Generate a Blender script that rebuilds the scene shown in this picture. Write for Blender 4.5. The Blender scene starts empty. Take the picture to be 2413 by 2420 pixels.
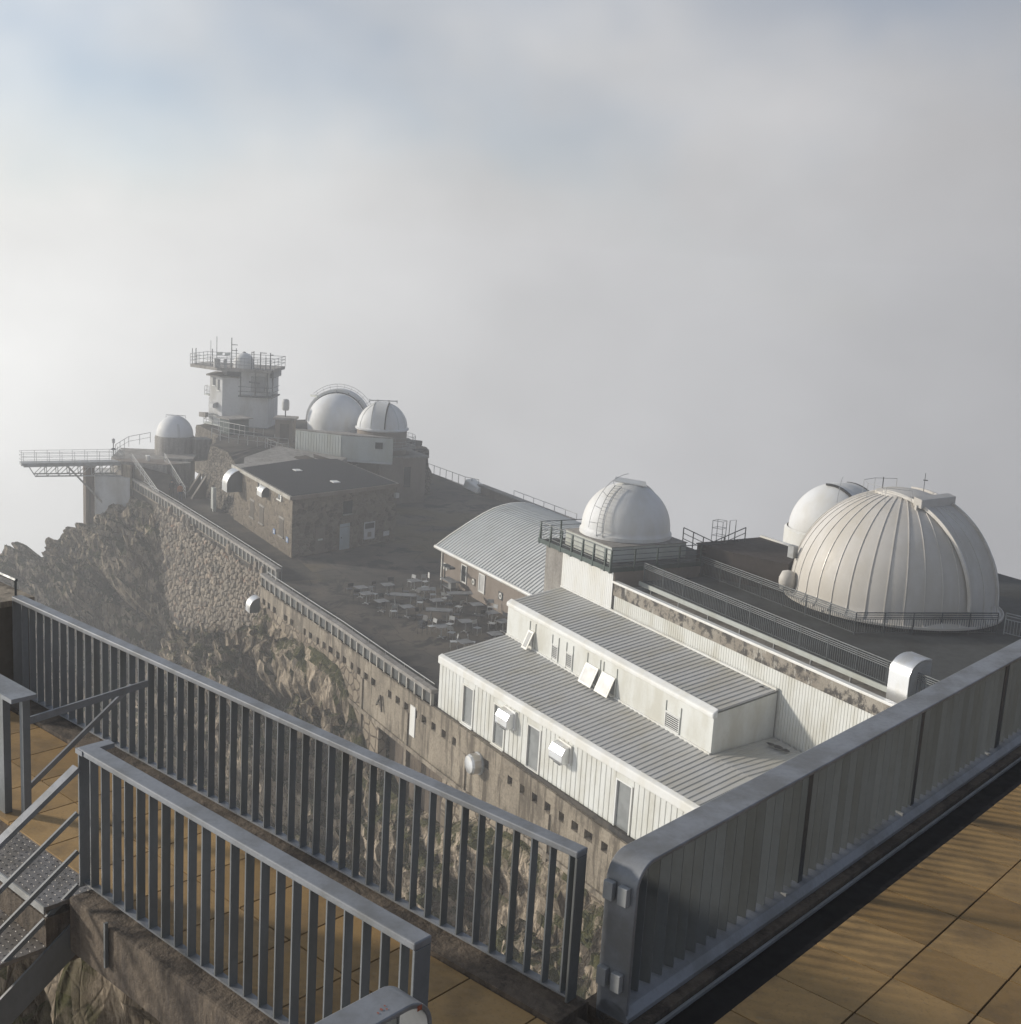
import bpy, bmesh, math, random
from mathutils import Vector, Matrix, noise
random.seed(7)
R = math.radians
# ---------------------------------------------------------------- camera, sky, sun, exposure
# World axes: X runs along the retaining wall towards the camera, Y across the courtyard, Z up (metres).
sc = bpy.context.scene
CAM = Vector((53.18, -26.14, 30.0))
cam = bpy.data.cameras.new('camera')
cam.sensor_fit = 'HORIZONTAL'; cam.sensor_width = 36.0; cam.lens = 36.0 * 2822.0 / 2413.0
cam.clip_start = 0.05; cam.clip_end = 4000
camo = bpy.data.objects.new('camera', cam); sc.collection.objects.link(camo); sc.camera = camo
_r = Vector((0.478411, 0.876174, 0.058679)); _u = Vector((-0.194282, 0.040443, 0.980112)); _b = Vector((0.856375, -0.480296, 0.189573))
camo.matrix_world = Matrix(((_r.x, _u.x, _b.x, CAM.x), (_r.y, _u.y, _b.y, CAM.y), (_r.z, _u.z, _b.z, CAM.z), (0, 0, 0, 1)))

SUN_FROM = Vector((-0.69, -0.72, 0.31)).normalized()
sun_el = math.asin(SUN_FROM.z)
sl = bpy.data.lights.new('sun', 'SUN'); sl.energy = 4.0; sl.angle = R(4.6); sl.color = (1.0, 0.925, 0.82)
so = bpy.data.objects.new('sun', sl); sc.collection.objects.link(so)
so.rotation_euler = SUN_FROM.to_track_quat('Z', 'Y').to_euler(); so.location = (0, -40, 80)

w = bpy.data.worlds.new('World'); sc.world = w; w.use_nodes = True
nt = w.node_tree; nt.nodes.clear()
def N(t, **k):
    n = nt.nodes.new(t)
    for a_, v in k.items(): setattr(n, a_, v)
    return n
def LK(a_, b_): nt.links.new(a_, b_)
def MA(op, a_, b_=None, c_=None, clamp=False):
    n = N('ShaderNodeMath', operation=op); n.use_clamp = clamp
    for i, v in enumerate((a_, b_, c_)):
        if v is None: continue
        if isinstance(v, (int, float)): n.inputs[i].default_value = v
        else: LK(v, n.inputs[i])
    return n.outputs[0]
sky = N('ShaderNodeTexSky', sky_type='NISHITA'); sky.sun_disc = False
sky.sun_elevation = sun_el; sky.sun_rotation = math.atan2(SUN_FROM.x, SUN_FROM.y); sky.altitude = 2800; sky.air_density = 1.0; sky.dust_density = 0.1; sky.ozone_density = 1.5
tc = N('ShaderNodeTexCoord'); sep = N('ShaderNodeSeparateXYZ'); LK(tc.outputs['Generated'], sep.inputs[0])
nz = N('ShaderNodeTexNoise'); nz.inputs['Scale'].default_value = 3.0; nz.inputs['Detail'].default_value = 3; nz.inputs['Roughness'].default_value = .52
mp = N('ShaderNodeMapping'); mp.inputs['Scale'].default_value = (1, 1, 1.5); mp.inputs['Location'].default_value = (0.35, 1.7, 0.2)
LK(tc.outputs['Generated'], mp.inputs[0]); LK(mp.outputs[0], nz.inputs['Vector'])
nz2 = N('ShaderNodeTexNoise'); nz2.inputs['Scale'].default_value = 3.4; nz2.inputs['Detail'].default_value = 4
LK(mp.outputs[0], nz2.inputs['Vector'])
# bank of fog: solid at and below the horizon, breaking up into blue overhead
e1_ = MA('MULTIPLY_ADD', nz.outputs[0], 0.62, sep.outputs[2])
br = N('ShaderNodeMapRange', interpolation_type='SMOOTHSTEP'); br.inputs[1].default_value = 0.37; br.inputs[2].default_value = 0.70
LK(e1_, br.inputs[0])
# fog is brighter towards the sun (forward scattering)
dt = N('ShaderNodeVectorMath', operation='DOT_PRODUCT'); dt.inputs[1].default_value = SUN_FROM; LK(tc.outputs['Generated'], dt.inputs[0])
g0 = MA('MULTIPLY_ADD', dt.outputs['Value'], 0.5, 0.5)
g1 = MA('POWER', g0, 2.9)
fogv = MA('MULTIPLY_ADD', g1, 10.2, 3.4)
fogn = MA('MULTIPLY_ADD', nz2.outputs[0], 0.62, 0.69)
fog = MA('MULTIPLY', fogv, fogn)
fc = N('ShaderNodeMix', data_type='RGBA', blend_type='MULTIPLY'); fc.inputs['Factor'].default_value = 1.0
fr = N('ShaderNodeMix', data_type='RGBA'); LK(MA('MULTIPLY', g1, 1.6, clamp=True), fr.inputs['Factor'])
fr.inputs['A'].default_value = (0.985, 0.982, 1.02, 1); fr.inputs['B'].default_value = (1.0, 1.0, 0.965, 1)
cb = N('ShaderNodeCombineXYZ')
for i in range(3): LK(fog, cb.inputs[i])
LK(fr.outputs['Result'], fc.inputs['A']); LK(cb.outputs[0], fc.inputs['B'])
mx = N('ShaderNodeMix', data_type='RGBA'); LK(MA('MULTIPLY', br.outputs[0], 0.72), mx.inputs['Factor']); LK(fc.outputs['Result'], mx.inputs['A']); LK(sky.outputs[0], mx.inputs['B'])
bg = N('ShaderNodeBackground'); bg.inputs['Strength'].default_value = 0.1; LK(mx.outputs['Result'], bg.inputs['Color'])
wo = N('ShaderNodeOutputWorld'); LK(bg.outputs[0], wo.inputs['Surface'])

vs = sc.view_settings; vs.view_transform = 'Standard'; vs.look = 'None'; vs.exposure = 0.0; vs.gamma = 1.0; vs.use_curve_mapping = False
sc.render.film_transparent = False
sc.cycles.max_bounces = 6; sc.cycles.volume_bounces = 1; sc.cycles.diffuse_bounces = 3; sc.cycles.glossy_bounces = 3

# ---------------------------------------------------------------- helpers
COL = sc.collection
class MB:
    def __init__(s): s.v = []; s.f = []
    def add(s, vs_, fs_):
        o = len(s.v); s.v += [tuple(p) for p in vs_]; s.f += [tuple(i + o for i in f) for f in fs_]; return s
    def hexa(s, p):      # 8 points: bottom ring then top ring
        return s.add(p, [(3, 2, 1, 0), (4, 5, 6, 7), (0, 1, 5, 4), (1, 2, 6, 5), (2, 3, 7, 6), (3, 0, 4, 7)])
    def box(s, x0, x1, y0, y1, z0, z1):
        return s.hexa([(x0, y0, z0), (x1, y0, z0), (x1, y1, z0), (x0, y1, z0), (x0, y0, z1), (x1, y0, z1), (x1, y1, z1), (x0, y1, z1)])
    def prism(s, poly, z0, z1):
        n = len(poly)
        zz0 = z0 if hasattr(z0, '__len__') else [z0] * n; zz1 = z1 if hasattr(z1, '__len__') else [z1] * n
        return s.add([(x, y, zz0[i]) for i, (x, y) in enumerate(poly)] + [(x, y, zz1[i]) for i, (x, y) in enumerate(poly)],
              [tuple(range(n))[::-1], tuple(range(n, 2 * n))] + [(i, (i + 1) % n, n + (i + 1) % n, n + i) for i in range(n)])
    def extrude(s, pts, d):   # planar 3d polygon pushed by vector d
        n = len(pts); d = Vector(d)
        return s.add([tuple(p) for p in pts] + [tuple(Vector(p) + d) for p in pts],
              [tuple(range(n))[::-1], tuple(range(n, 2 * n))] + [(i, (i + 1) % n, n + (i + 1) % n, n + i) for i in range(n)])
    def bar(s, p0, p1, w_, h_, up=(0, 0, 1)):
        p0 = Vector(p0); p1 = Vector(p1); d = (p1 - p0).normalized(); u = Vector(up)
        if abs(d.dot(u)) > .99: u = Vector((1, 0, 0))
        sd = d.cross(u).normalized() * (w_ / 2); u2 = sd.cross(d).normalized() * (h_ / 2)
        return s.hexa([p0 - sd - u2, p0 + sd - u2, p1 + sd - u2, p1 - sd - u2, p0 - sd + u2, p0 + sd + u2, p1 + sd + u2, p1 - sd + u2])
    def sweep(s, path, sec, up=(0, 0, 1), cap=True, closed=False):
        # sec: list of (side, up) offsets
        n = len(sec); P = [Vector(p) for p in path]; m = len(P); vv = []; prev = None
        for i in range(m):
            if closed: d = (P[(i + 1) % m] - P[i - 1])
            else: d = (P[min(i + 1, m - 1)] - P[max(i - 1, 0)])
            d.normalize(); u = Vector(up)
            sd = d.cross(u)
            if sd.length < 1e-3: sd = prev if prev is not None else Vector((1, 0, 0))
            sd.normalize(); prev = sd; u2 = sd.cross(d)
            for (a_, b_) in sec: vv.append(P[i] + sd * a_ + u2 * b_)
        ff = []
        for i in range(m if closed else m - 1):
            for j in range(n): ff.append((i * n + j, i * n + (j + 1) % n, ((i + 1) % m) * n + (j + 1) % n, ((i + 1) % m) * n + j))
        if cap and not closed: ff += [tuple(range(n))[::-1], tuple(range((m - 1) * n, m * n))]
        return s.add(vv, ff)
    def tube(s, path, r, n=6, closed=False):
        return s.sweep(path, [(r * math.cos(2 * math.pi * k / n), r * math.sin(2 * math.pi * k / n)) for k in range(n)], closed=closed)
    def lathe(s, c, prof, n=32, a0=0, a1=2 * math.pi, cap=False):
        full = abs(a1 - a0 - 2 * math.pi) < 1e-6; m = n if full else n + 1; k = len(prof); vv = []
        for i in range(m):
            t = a0 + (a1 - a0) * i / n
            for (r, z) in prof: vv.append((c[0] + r * math.cos(t), c[1] + r * math.sin(t), c[2] + z))
        ff = []
        for i in range(n):
            j = (i + 1) % m
            for q in range(k - 1): ff.append((i * k + q, j * k + q, j * k + q + 1, i * k + q + 1))
        s.add(vv, ff)
        if cap: s.f.append(tuple(len(s.v) - m * k + i * k + k - 1 for i in range(m)))
        return s
    def mesh(s, name, smooth=None):
        me = bpy.data.meshes.new(name); me.from_pydata([tuple(v) for v in s.v], [], s.f)
        bm = bmesh.new(); bm.from_mesh(me); bmesh.ops.remove_doubles(bm, verts=bm.verts, dist=1e-5)
        bmesh.ops.recalc_face_normals(bm, faces=bm.faces); bm.to_mesh(me); bm.free()
        if smooth:
            me.shade_smooth(); me.set_sharp_from_angle(angle=R(smooth))
        return me
    def build(s, name, m_, parent=None, smooth=None, local=False, bevel=0):
        o = bpy.data.objects.new(name, s.mesh(name, smooth)); o.data.materials.append(m_); COL.objects.link(o)
        attach(o, parent, local)
        if bevel:
            bv = o.modifiers.new('bevel', 'BEVEL'); bv.width = bevel; bv.segments = 2; bv.limit_method = 'ANGLE'; bv.harden_normals = False
        return o
ROOTLOC = {}
def wloc(o):
    v = Vector(o.location)
    while o.parent is not None: o = o.parent; v = v + Vector(o.location)
    return v
def attach(o, parent, local=False):
    # meshes are modelled in world coordinates unless local=True
    if parent is not None:
        o.parent = parent
        if not local: o.location = -wloc(parent)
def tag(o, label, cat, group=None):
    o['label'] = label; o['category'] = cat
    if group: o['group'] = group
    return o
def thing(name, label, cat, loc=(0, 0, 0), rz=0, group=None):
    o = bpy.data.objects.new(name, None); o.empty_display_size = .3; o.location = loc; o.rotation_euler = (0, 0, rz); COL.objects.link(o)
    return tag(o, label, cat, group)
def struct(o): o['kind'] = 'structure'; return o
def inst(name, me, parent, loc, rot=None, m_=None):
    # another piece sharing mesh data, placed at a world position
    o = bpy.data.objects.new(name, me); COL.objects.link(o); o.parent = parent; o.location = Vector(loc) - wloc(parent)
    if rot is not None: o.rotation_euler = rot
    return o
def copy_tree(o, parent=None):
    c = o.copy(); COL.objects.link(c); c.parent = parent
    for ch in list(o.children): copy_tree(ch, c)
    return c
def lerp(pts, x):
    if x <= pts[0][0]: return pts[0][1]
    for (x0, y0), (x1, y1) in zip(pts, pts[1:]):
        if x <= x1: return y0 + (y1 - y0) * (x - x0) / (x1 - x0)
    return pts[-1][1]

# ---------------------------------------------------------------- materials
class MT:
    def __init__(s, name):
        s.m = bpy.data.materials.new(name); s.m.use_nodes = True; s.t = s.m.node_tree
        s.p = s.t.nodes['Principled BSDF']; s.tc = s.n('ShaderNodeTexCoord')
    def n(s, t, **k):
        x = s.t.nodes.new(t)
        for a_, v in k.items(): setattr(x, a_, v)
        return x
    def l(s, a_, b_): s.t.links.new(a_, b_)
    def coord(s, sc_=(1, 1, 1), rot=(0, 0, 0), rnd=False):
        m = s.n('ShaderNodeMapping'); m.inputs['Scale'].default_value = sc_; m.inputs['Rotation'].default_value = rot
        s.l(s.tc.outputs['Object'], m.inputs[0])
        if rnd:
            oi = s.n('ShaderNodeObjectInfo'); mu = s.n('ShaderNodeMath', operation='MULTIPLY'); mu.inputs[1].default_value = 57.3
            s.l(oi.outputs['Random'], mu.inputs[0]); s.l(mu.outputs[0], m.inputs['Location'])
        return m.outputs[0]
    def noise(s, scale, det=4, rough=.55, sc_=(1, 1, 1), rot=(0, 0, 0), rnd=False, dist=0):
        x = s.n('ShaderNodeTexNoise'); x.inputs['Scale'].default_value = scale; x.inputs['Detail'].default_value = det
        x.inputs['Roughness'].default_value = rough; x.inputs['Distortion'].default_value = dist
        s.l(s.coord(sc_, rot, rnd), x.inputs['Vector']); return x.outputs[0]
    def voro(s, scale, feat='F1', sc_=(1, 1, 1), rot=(0, 0, 0), out='Distance', vec=None):
        x = s.n('ShaderNodeTexVoronoi', feature=feat); x.inputs['Scale'].default_value = scale
        s.l(vec or s.coord(sc_, rot), x.inputs['Vector']); return x.outputs[out]
    def ramp(s, f, lo, hi, a_=0.0, b_=1.0):
        x = s.n('ShaderNodeMapRange', interpolation_type='SMOOTHSTEP')
        for i, v in enumerate((lo, hi, a_, b_)): x.inputs[i + 1].default_value = v
        s.l(f, x.inputs[0]); return x.outputs[0]
    def math(s, op, a_, b_, clamp=False):
        x = s.n('ShaderNodeMath', operation=op); x.use_clamp = clamp
        for i, v in enumerate((a_, b_)):
            if isinstance(v, (int, float)): x.inputs[i].default_value = v
            else: s.l(v, x.inputs[i])
        return x.outputs[0]
    def mix(s, f, a_, b_, mode='MIX'):
        x = s.n('ShaderNodeMix', data_type='RGBA', blend_type=mode)
        for nm, v in (('Factor', f), ('A', a_), ('B', b_)):
            if isinstance(v, (int, float)): x.inputs[nm].default_value = v
            elif isinstance(v, tuple): x.inputs[nm].default_value = (*v, 1)
            else: s.l(v, x.inputs[nm])
        return x.outputs['Result']
    def done(s, col, rough=.7, metal=0.0, bump=None, bs=.3, bd=.02, spec=None):
        for nm, v in (('Base Color', col), ('Roughness', rough), ('Metallic', metal)):
            if isinstance(v, tuple): s.p.inputs[nm].default_value = (*v, 1)
            elif isinstance(v, (int, float)): s.p.inputs[nm].default_value = v
            else: s.l(v, s.p.inputs[nm])
        if spec is not None: s.p.inputs['Specular IOR Level'].default_value = spec
        if bump is not None:
            b = s.n('ShaderNodeBump'); b.inputs['Strength'].default_value = bs; b.inputs['Distance'].default_value = bd
            s.l(bump, b.inputs['Height']); s.l(b.outputs[0], s.p.inputs['Normal'])
        return s.m
def painted(name, col, rough=.5, metal=0., dirt=.25, scale=1.2, streak=True, rust=0., rnd=False):
    t = MT(name); a_ = t.noise(scale, 5, .6, (1, 1, .35) if streak else (1, 1, 1), rnd=rnd)
    d = tuple(c * (1 - dirt) * k for c, k in zip(col, (1.0, .97, .9)))
    c = t.mix(t.ramp(a_, .38, .68), col, d)
    f = t.noise(scale * 9, 4, .6, rnd=rnd)
    c = t.mix(t.math('MULTIPLY', t.ramp(f, .45, .75), dirt * .8), c, tuple(x * .6 for x in col))
    if rust:
        r_ = t.noise(scale * 6, 5, .7, rnd=rnd); c = t.mix(t.ramp(r_, .80 - rust * .2, .84 - rust * .2), c, (.10, .04, .02))
    return t.done(c, t.ramp(f, .3, .8, rough * .85, min(1, rough * 1.2)), metal, f, .12, .01)
def concrete(name, col, dark, stain=.6, scale=.6, bs=.5):
    t = MT(name); a_ = t.noise(scale, 6, .62, (1, 1, .45)); b_ = t.noise(scale * 2.2, 6, .7, (1.6, 1.6, .18)); f = t.noise(scale * 14, 5, .65)
    c = t.mix(t.ramp(a_, .35, .68), col, tuple((x + y) / 2 for x, y in zip(col, dark)))
    c = t.mix(t.math('MULTIPLY', t.ramp(b_, .47, .60), stain), c, dark); h2 = t.noise(scale * 1.1, 7, .7, (1, 1, .8)); c = t.mix(t.ramp(h2, .54, .66, 0, stain * .7), c, tuple(x * .75 for x in dark)); c = t.mix(t.ramp(h2, .30, .42, .45, 0), c, tuple(min(1, x * 1.3) for x in col))
    c = t.mix(t.ramp(f, .35, .75, 0, .45), c, tuple(x * .55 for x in dark))
    return t.done(c, .9, 0, f, bs, .03)
def rubble(name, scale, cols, mortar, bs=.9, sq=(1, 1, 1.25)):
    t = MT(name); co = t.coord(sq)
    dn = t.n('ShaderNodeTexNoise'); dn.inputs['Scale'].default_value = scale * 1.3; t.l(co, dn.inputs['Vector'])
    mxn = t.n('ShaderNodeMix', data_type='VECTOR'); mxn.inputs['Factor'].default_value = .12; t.l(co, mxn.inputs['A']); t.l(dn.outputs['Color'], mxn.inputs['B'])
    v = mxn.outputs['Result']; e = t.voro(scale, 'DISTANCE_TO_EDGE', vec=v); cc = t.voro(scale, 'F1', vec=v, out='Color')
    sx = t.n('ShaderNodeSeparateXYZ'); t.l(cc, sx.inputs[0])
    c = t.mix(sx.outputs[0], cols[0], cols[1]); c = t.mix(t.ramp(sx.outputs[1], .55, .9), c, cols[2])
    f = t.noise(scale * 5, 4, .6); c = t.mix(t.ramp(f, .4, .8, 0, .5), c, tuple(x * .5 for x in cols[0]))
    big = t.noise(.35, 4); c = t.mix(t.ramp(big, .45, .7, 0, .45), c, tuple(x * .55 for x in cols[1]))
    c = t.mix(t.ramp(e, .02, .10, 1, 0), c, mortar)
    h_ = t.math('ADD', t.ramp(e, 0, .14), t.math('MULTIPLY', f, .35))
    return t.done(c, .92, 0, h_, bs, .08, spec=.15)

M = {}
M['rail_paint'] = painted('rail_paint', (.19, .203, .21), .45, .0, .30, 2.0, rust=.34, rnd=True)
M['rail_top'] = painted('rail_top_paint', (.25, .262, .28), .42, .10, .30, 3.0, streak=False, rust=.42)
M['galv'] = painted('galvanised_steel', (.36, .37, .37), .55, .15, .25, 2.2, streak=False)
M['alu'] = painted('polished_aluminium', (.74, .75, .76), .36, .8, .12, 2.0)
M['dark_steel'] = painted('dark_steel', (.075, .085, .09), .5, .2, .25, 2.0)
M['green_steel'] = painted('dark_green_steel', (.05, .075, .065), .5, .2, .3, 2.0)
M['white_clad'] = painted('white_cladding', (.68, .69, .655), .5, 0, .19, .9)
M['white_trim'] = painted('white_trim', (.75, .755, .73), .45, 0, .10, .8)
M['white_wall'] = painted('white_render', (.56, .565, .56), .8, 0, .28, .5)
M['grey_clad'] = painted('grey_green_cladding', (.50, .53, .50), .55, 0, .16, .6)
M['dome_white'] = painted('dome_white_paint', (.69, .70, .705), .58, 0, .10, .5)
M['dome_aged'] = painted('dome_aged_paint', (.60, .575, .535), .50, 0, .14, .4)
M['dome_seam'] = painted('dome_seam', (.66, .63, .58), .4, .05, .2, .9)
M['black'] = painted('black_bitumen', (.016, .016, .018), .6, 0, .3, 1.0)
M['black'].node_tree.nodes['Principled BSDF'].inputs['Specular IOR Level'].default_value = .08
M['matt_black'] = painted('black_gap', (.012, .012, .012), .8, 0, .2, 1.0)
M['panel_dark'] = painted('dark_panel', (.065, .068, .066), .45, 0, .35, .9, rnd=True)
M['post_pale'] = painted('pale_post', (.40, .38, .33), .7, 0, .35, 1.5)
M['brown_wall'] = painted('brown_render', (.235, .195, .16), .85, 0, .25, .5)
M['brown_roof'] = painted('brown_roof', (.060, .050, .044), .8, 0, .35, .35, streak=False)
M['brown_roof'].node_tree.nodes['Principled BSDF'].inputs['Specular IOR Level'].default_value = .1
M['shutter'] = painted('brown_shutter', (.085, .07, .05), .7, 0, .3, 1.4)
M['pale_door'] = painted('pale_blue_door', (.36, .42, .45), .5, 0, .15, 1.0)
M['table_grey'] = painted('table_top_grey', (.205, .212, .218), .8, 0, .22, 3.0, streak=False, rnd=True)
for _k in ('table_grey', 'dome_white', 'dome_aged'): M[_k].node_tree.nodes['Principled BSDF'].inputs['Specular IOR Level'].default_value = .22
M['chair_white'] = painted('chair_white', (.38, .39, .385), .4, 0, .12, 3.0, streak=False)
M['chair_dark'] = painted('chair_dark', (.045, .048, .05), .5, 0, .2, 3.0)
M['blue_sign'] = painted('blue_sign', (.12, .22, .45), .4, 0, .1, 2.0)
M['red_paint'] = painted('red_paint', (.36, .09, .045), .5, 0, .2, 8.0)
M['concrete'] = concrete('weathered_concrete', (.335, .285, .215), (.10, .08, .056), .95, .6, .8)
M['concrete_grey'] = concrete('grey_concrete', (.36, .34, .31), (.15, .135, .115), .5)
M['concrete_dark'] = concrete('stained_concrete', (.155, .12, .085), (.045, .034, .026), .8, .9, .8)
def m_parapet():
    t = MT('stained_parapet'); a_ = t.noise(1.5, 8, .72, (1, 1, .8)); b_ = t.noise(.5, 5, .6); f = t.noise(16, 5, .7); g_ = t.noise(3.2, 6, .7, (1, 1, .3))
    c = t.mix(t.ramp(b_, .35, .65), (.33, .30, .25), (.24, .21, .17)); c = t.mix(t.ramp(a_, .47, .56), c, (.055, .05, .045)); c = t.mix(t.ramp(g_, .58, .66, 0, .8), c, (.46, .44, .39)); c = t.mix(t.ramp(f, .45, .75, 0, .5), c, (.10, .09, .075))
    return t.done(c, .92, 0, f, .5, .03)
M['plaster_stain'] = m_parapet()
M['stone_wall'] = rubble('stone_wall', 2.6, ((.17, .145, .11), (.25, .21, .16), (.12, .10, .08)), (.19, .163, .128), .6)
M['masonry_back'] = rubble('rubble_wall', 2.9, ((.165, .145, .115), (.23, .20, .16), (.12, .105, .085)), (.05, .044, .036))
M['rubble_render'] = rubble('rubble_render', 1.5, ((.25, .205, .15), (.35, .295, .225), (.16, .13, .095)), (.13, .105, .078), .9)
M['rail_paint_dimmed'] = painted('rail_paint_darkened', (.135, .148, .152), .5, .0, .22, 2.0, rust=.12, rnd=True)  # rail_paint made darker to dim the sunlit balusters
M['mortar'] = concrete('mortar', (.055, .046, .036), (.03, .025, .02), .6, 1.5, 1.0)
def m_glass(name, col, rough):
    t = MT(name); f = t.noise(2.0, 3, .5, rnd=True)
    return t.done(t.mix(t.ramp(f, .3, .7), col, tuple(c * .75 for c in col)), rough, 0, spec=.7)
M['glass_dark'] = m_glass('dark_glass', (.035, .04, .042), .12)
M['blind'] = m_glass('grey_blind', (.23, .24, .235), .25)
M['blind_white'] = m_glass('frosted_pane', (.62, .62, .60), .2)
def m_roof(name, col, warm):
    t = MT(name); a_ = t.noise(.5, 5, .6); b_ = t.noise(3.0, 5, .65, (1, .25, 1)); f = t.noise(20, 3)
    c = t.mix(t.ramp(a_, .4, .7), col, warm); c = t.mix(t.ramp(b_, .5, .8, 0, .35), c, tuple(x * .6 for x in col))
    return t.done(c, .62, .0, f, .08, .01, spec=.3)
M['roof_grey'] = m_roof('grey_sheet_roof', (.44, .44, .425), (.40, .385, .335))
M['roof_pale'] = m_roof('pale_sheet_roof', (.56, .575, .56), (.50, .51, .49))
def m_tile(nm, lo, hi):
    t = MT(nm); oi = t.n('ShaderNodeObjectInfo'); a_ = t.noise(2.2, 5, .62, rnd=True); f = t.noise(40, 4, .7, rnd=True); g_ = t.noise(9, 5, .65, rnd=True)
    c = t.mix(oi.outputs['Random'], lo, hi); c = t.mix(t.ramp(a_, .42, .72, 0, .55), c, (.10, .07, .035)); c = t.mix(t.ramp(f, .5, .8, 0, .5), c, (.11, .08, .045))
    c = t.mix(t.ramp(g_, .62, .75, 0, .5), c, (.30, .25, .16))
    return t.done(c, t.ramp(g_, .3, .7, .5, .8), 0, f, .25, .004)
M['tile'] = m_tile('ochre_tile', (.27, .165, .058), (.42, .268, .108))
def m_court():
    t = MT('courtyard_asphalt'); a_ = t.noise(.16, 6, .6); b_ = t.noise(.55, 6, .65, dist=.6); f = t.noise(9, 6, .75); g_ = t.noise(.09, 3, .5)
    c = t.mix(t.ramp(a_, .38, .66), (.072, .066, .058), (.14, .12, .094)); c = t.mix(t.ramp(b_, .50, .60), c, (.043, .041, .039))
    c = t.mix(t.ramp(g_, .56, .66, 0, .6), c, (.15, .12, .065)); c = t.mix(t.ramp(f, .45, .75, 0, .6), c, (.06, .055, .05))
    v = t.voro(.34, 'DISTANCE_TO_EDGE'); c = t.mix(t.ramp(v, .004, .014, .55, 0), c, (.03, .028, .026))
    return t.done(c, .92, 0, f, .5, .02, spec=.12)
M['court'] = m_court()
M['deck'] = painted('terrace_deck', (.07, .073, .07), .9, 0, .45, .35, streak=False)
M['deck'].node_tree.nodes['Principled BSDF'].inputs['Specular IOR Level'].default_value = .12
def m_path():
    t = MT('path_asphalt'); a_ = t.noise(.4, 6, .65); f = t.noise(10, 5, .7); c = t.mix(t.ramp(a_, .4, .65), (.055, .05, .044), (.105, .092, .072)); c = t.mix(t.ramp(f, .5, .8, 0, .5), c, (.04, .036, .032))
    return t.done(c, .92, 0, f, .5, .02, spec=.12)
M['path'] = m_path()
def m_rock():
    t = MT('mountain_rock'); big = t.noise(.22, 5, .6); mid = t.noise(1.1, 7, .68, (1, 1, .6), (.5, .5, 0), dist=.4); fine = t.noise(6.5, 7, .75)
    lay = t.noise(1.5, 6, .7, (.5, 2.2, .45), (.3, .9, .4)); cr = t.voro(1.25, 'DISTANCE_TO_EDGE', (1, 1.6, .5), (.5, .7, .3)); cr2 = t.voro(4.2, 'DISTANCE_TO_EDGE', (1, 1.5, .55), (.5, .7, .3))
    c = t.mix(t.ramp(big, .35, .68), (.22, .178, .125), (.12, .096, .07)); c = t.mix(t.ramp(mid, .43, .60), c, (.45, .37, .275)); c = t.mix(t.ramp(lay, .50, .64, 0, .85), c, (.058, .046, .033))
    c = t.mix(t.ramp(fine, .48, .78, 0, .6), c, (.075, .066, .056)); c = t.mix(t.ramp(cr, .0, .03, .35, 0), c, (.045, .04, .033))
    geo = t.n('ShaderNodeNewGeometry'); sx = t.n('ShaderNodeSeparateXYZ'); t.l(geo.outputs['True Normal'], sx.inputs[0])
    g_ = t.noise(.55, 6, .7); up = t.math('MULTIPLY', t.ramp(sx.outputs[2], .28, .52), t.ramp(g_, .42, .52))
    g2 = t.noise(8, 4, .7); gc = t.mix(t.ramp(g2, .35, .7), (.042, .046, .016), (.088, .082, .034)); c = t.mix(up, c, gc)
    li = t.noise(2.2, 6, .72); c = t.mix(t.ramp(li, .60, .70, 0, .5), c, (.24, .23, .15))
    h_ = t.math('ADD', t.math('MULTIPLY', fine, .6), t.math('ADD', t.math('MULTIPLY', t.ramp(cr, 0, .1), .5), t.math('ADD', lay, t.math('MULTIPLY', t.ramp(cr2, 0, .08), .15))))
    return t.done(c, .95, 0, h_, .9, .16, spec=.15)
M['rock'] = m_rock()
def m_stone(nm):
    t = MT(nm); oi = t.n('ShaderNodeObjectInfo'); a_ = t.noise(1.4, 5, .6); v = t.voro(2.0, 'F1', out='Color'); sx = t.n('ShaderNodeSeparateXYZ'); t.l(v, sx.inputs[0]); f = t.noise(9, 6, .72)
    gi = t.n('ShaderNodeNewGeometry'); c = t.mix(gi.outputs['Random Per Island'], (.085, .072, .055), (.345, .285, .215)); c = t.mix(t.ramp(a_, .56, .72, 0, .8), c, (.34, .185, .115)); c = t.mix(t.math('MULTIPLY', sx.outputs[0], .45), c, (.20, .18, .15))
    c = t.mix(t.ramp(f, .45, .78, 0, .6), c, (.10, .088, .07))
    return t.done(c, .92, 0, f, .7, .04)
M['field_stone'] = m_stone('field_stone')
M['grass'] = painted('grass', (.085, .085, .030), .9, 0, .45, 1.3)
M['checker'] = painted('checker_plate', (.30, .28, .26), .42, .6, .3, 5.0, streak=False)
M['skin'] = painted('skin', (.42, .27, .20), .6, 0, .1, 6)
M['cloth_dark'] = painted('dark_clothing', (.03, .032, .04), .85, 0, .2, 6)
M['cloth_orange'] = painted('orange_jacket', (.30, .12, .05), .8, 0, .2, 6)
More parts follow.
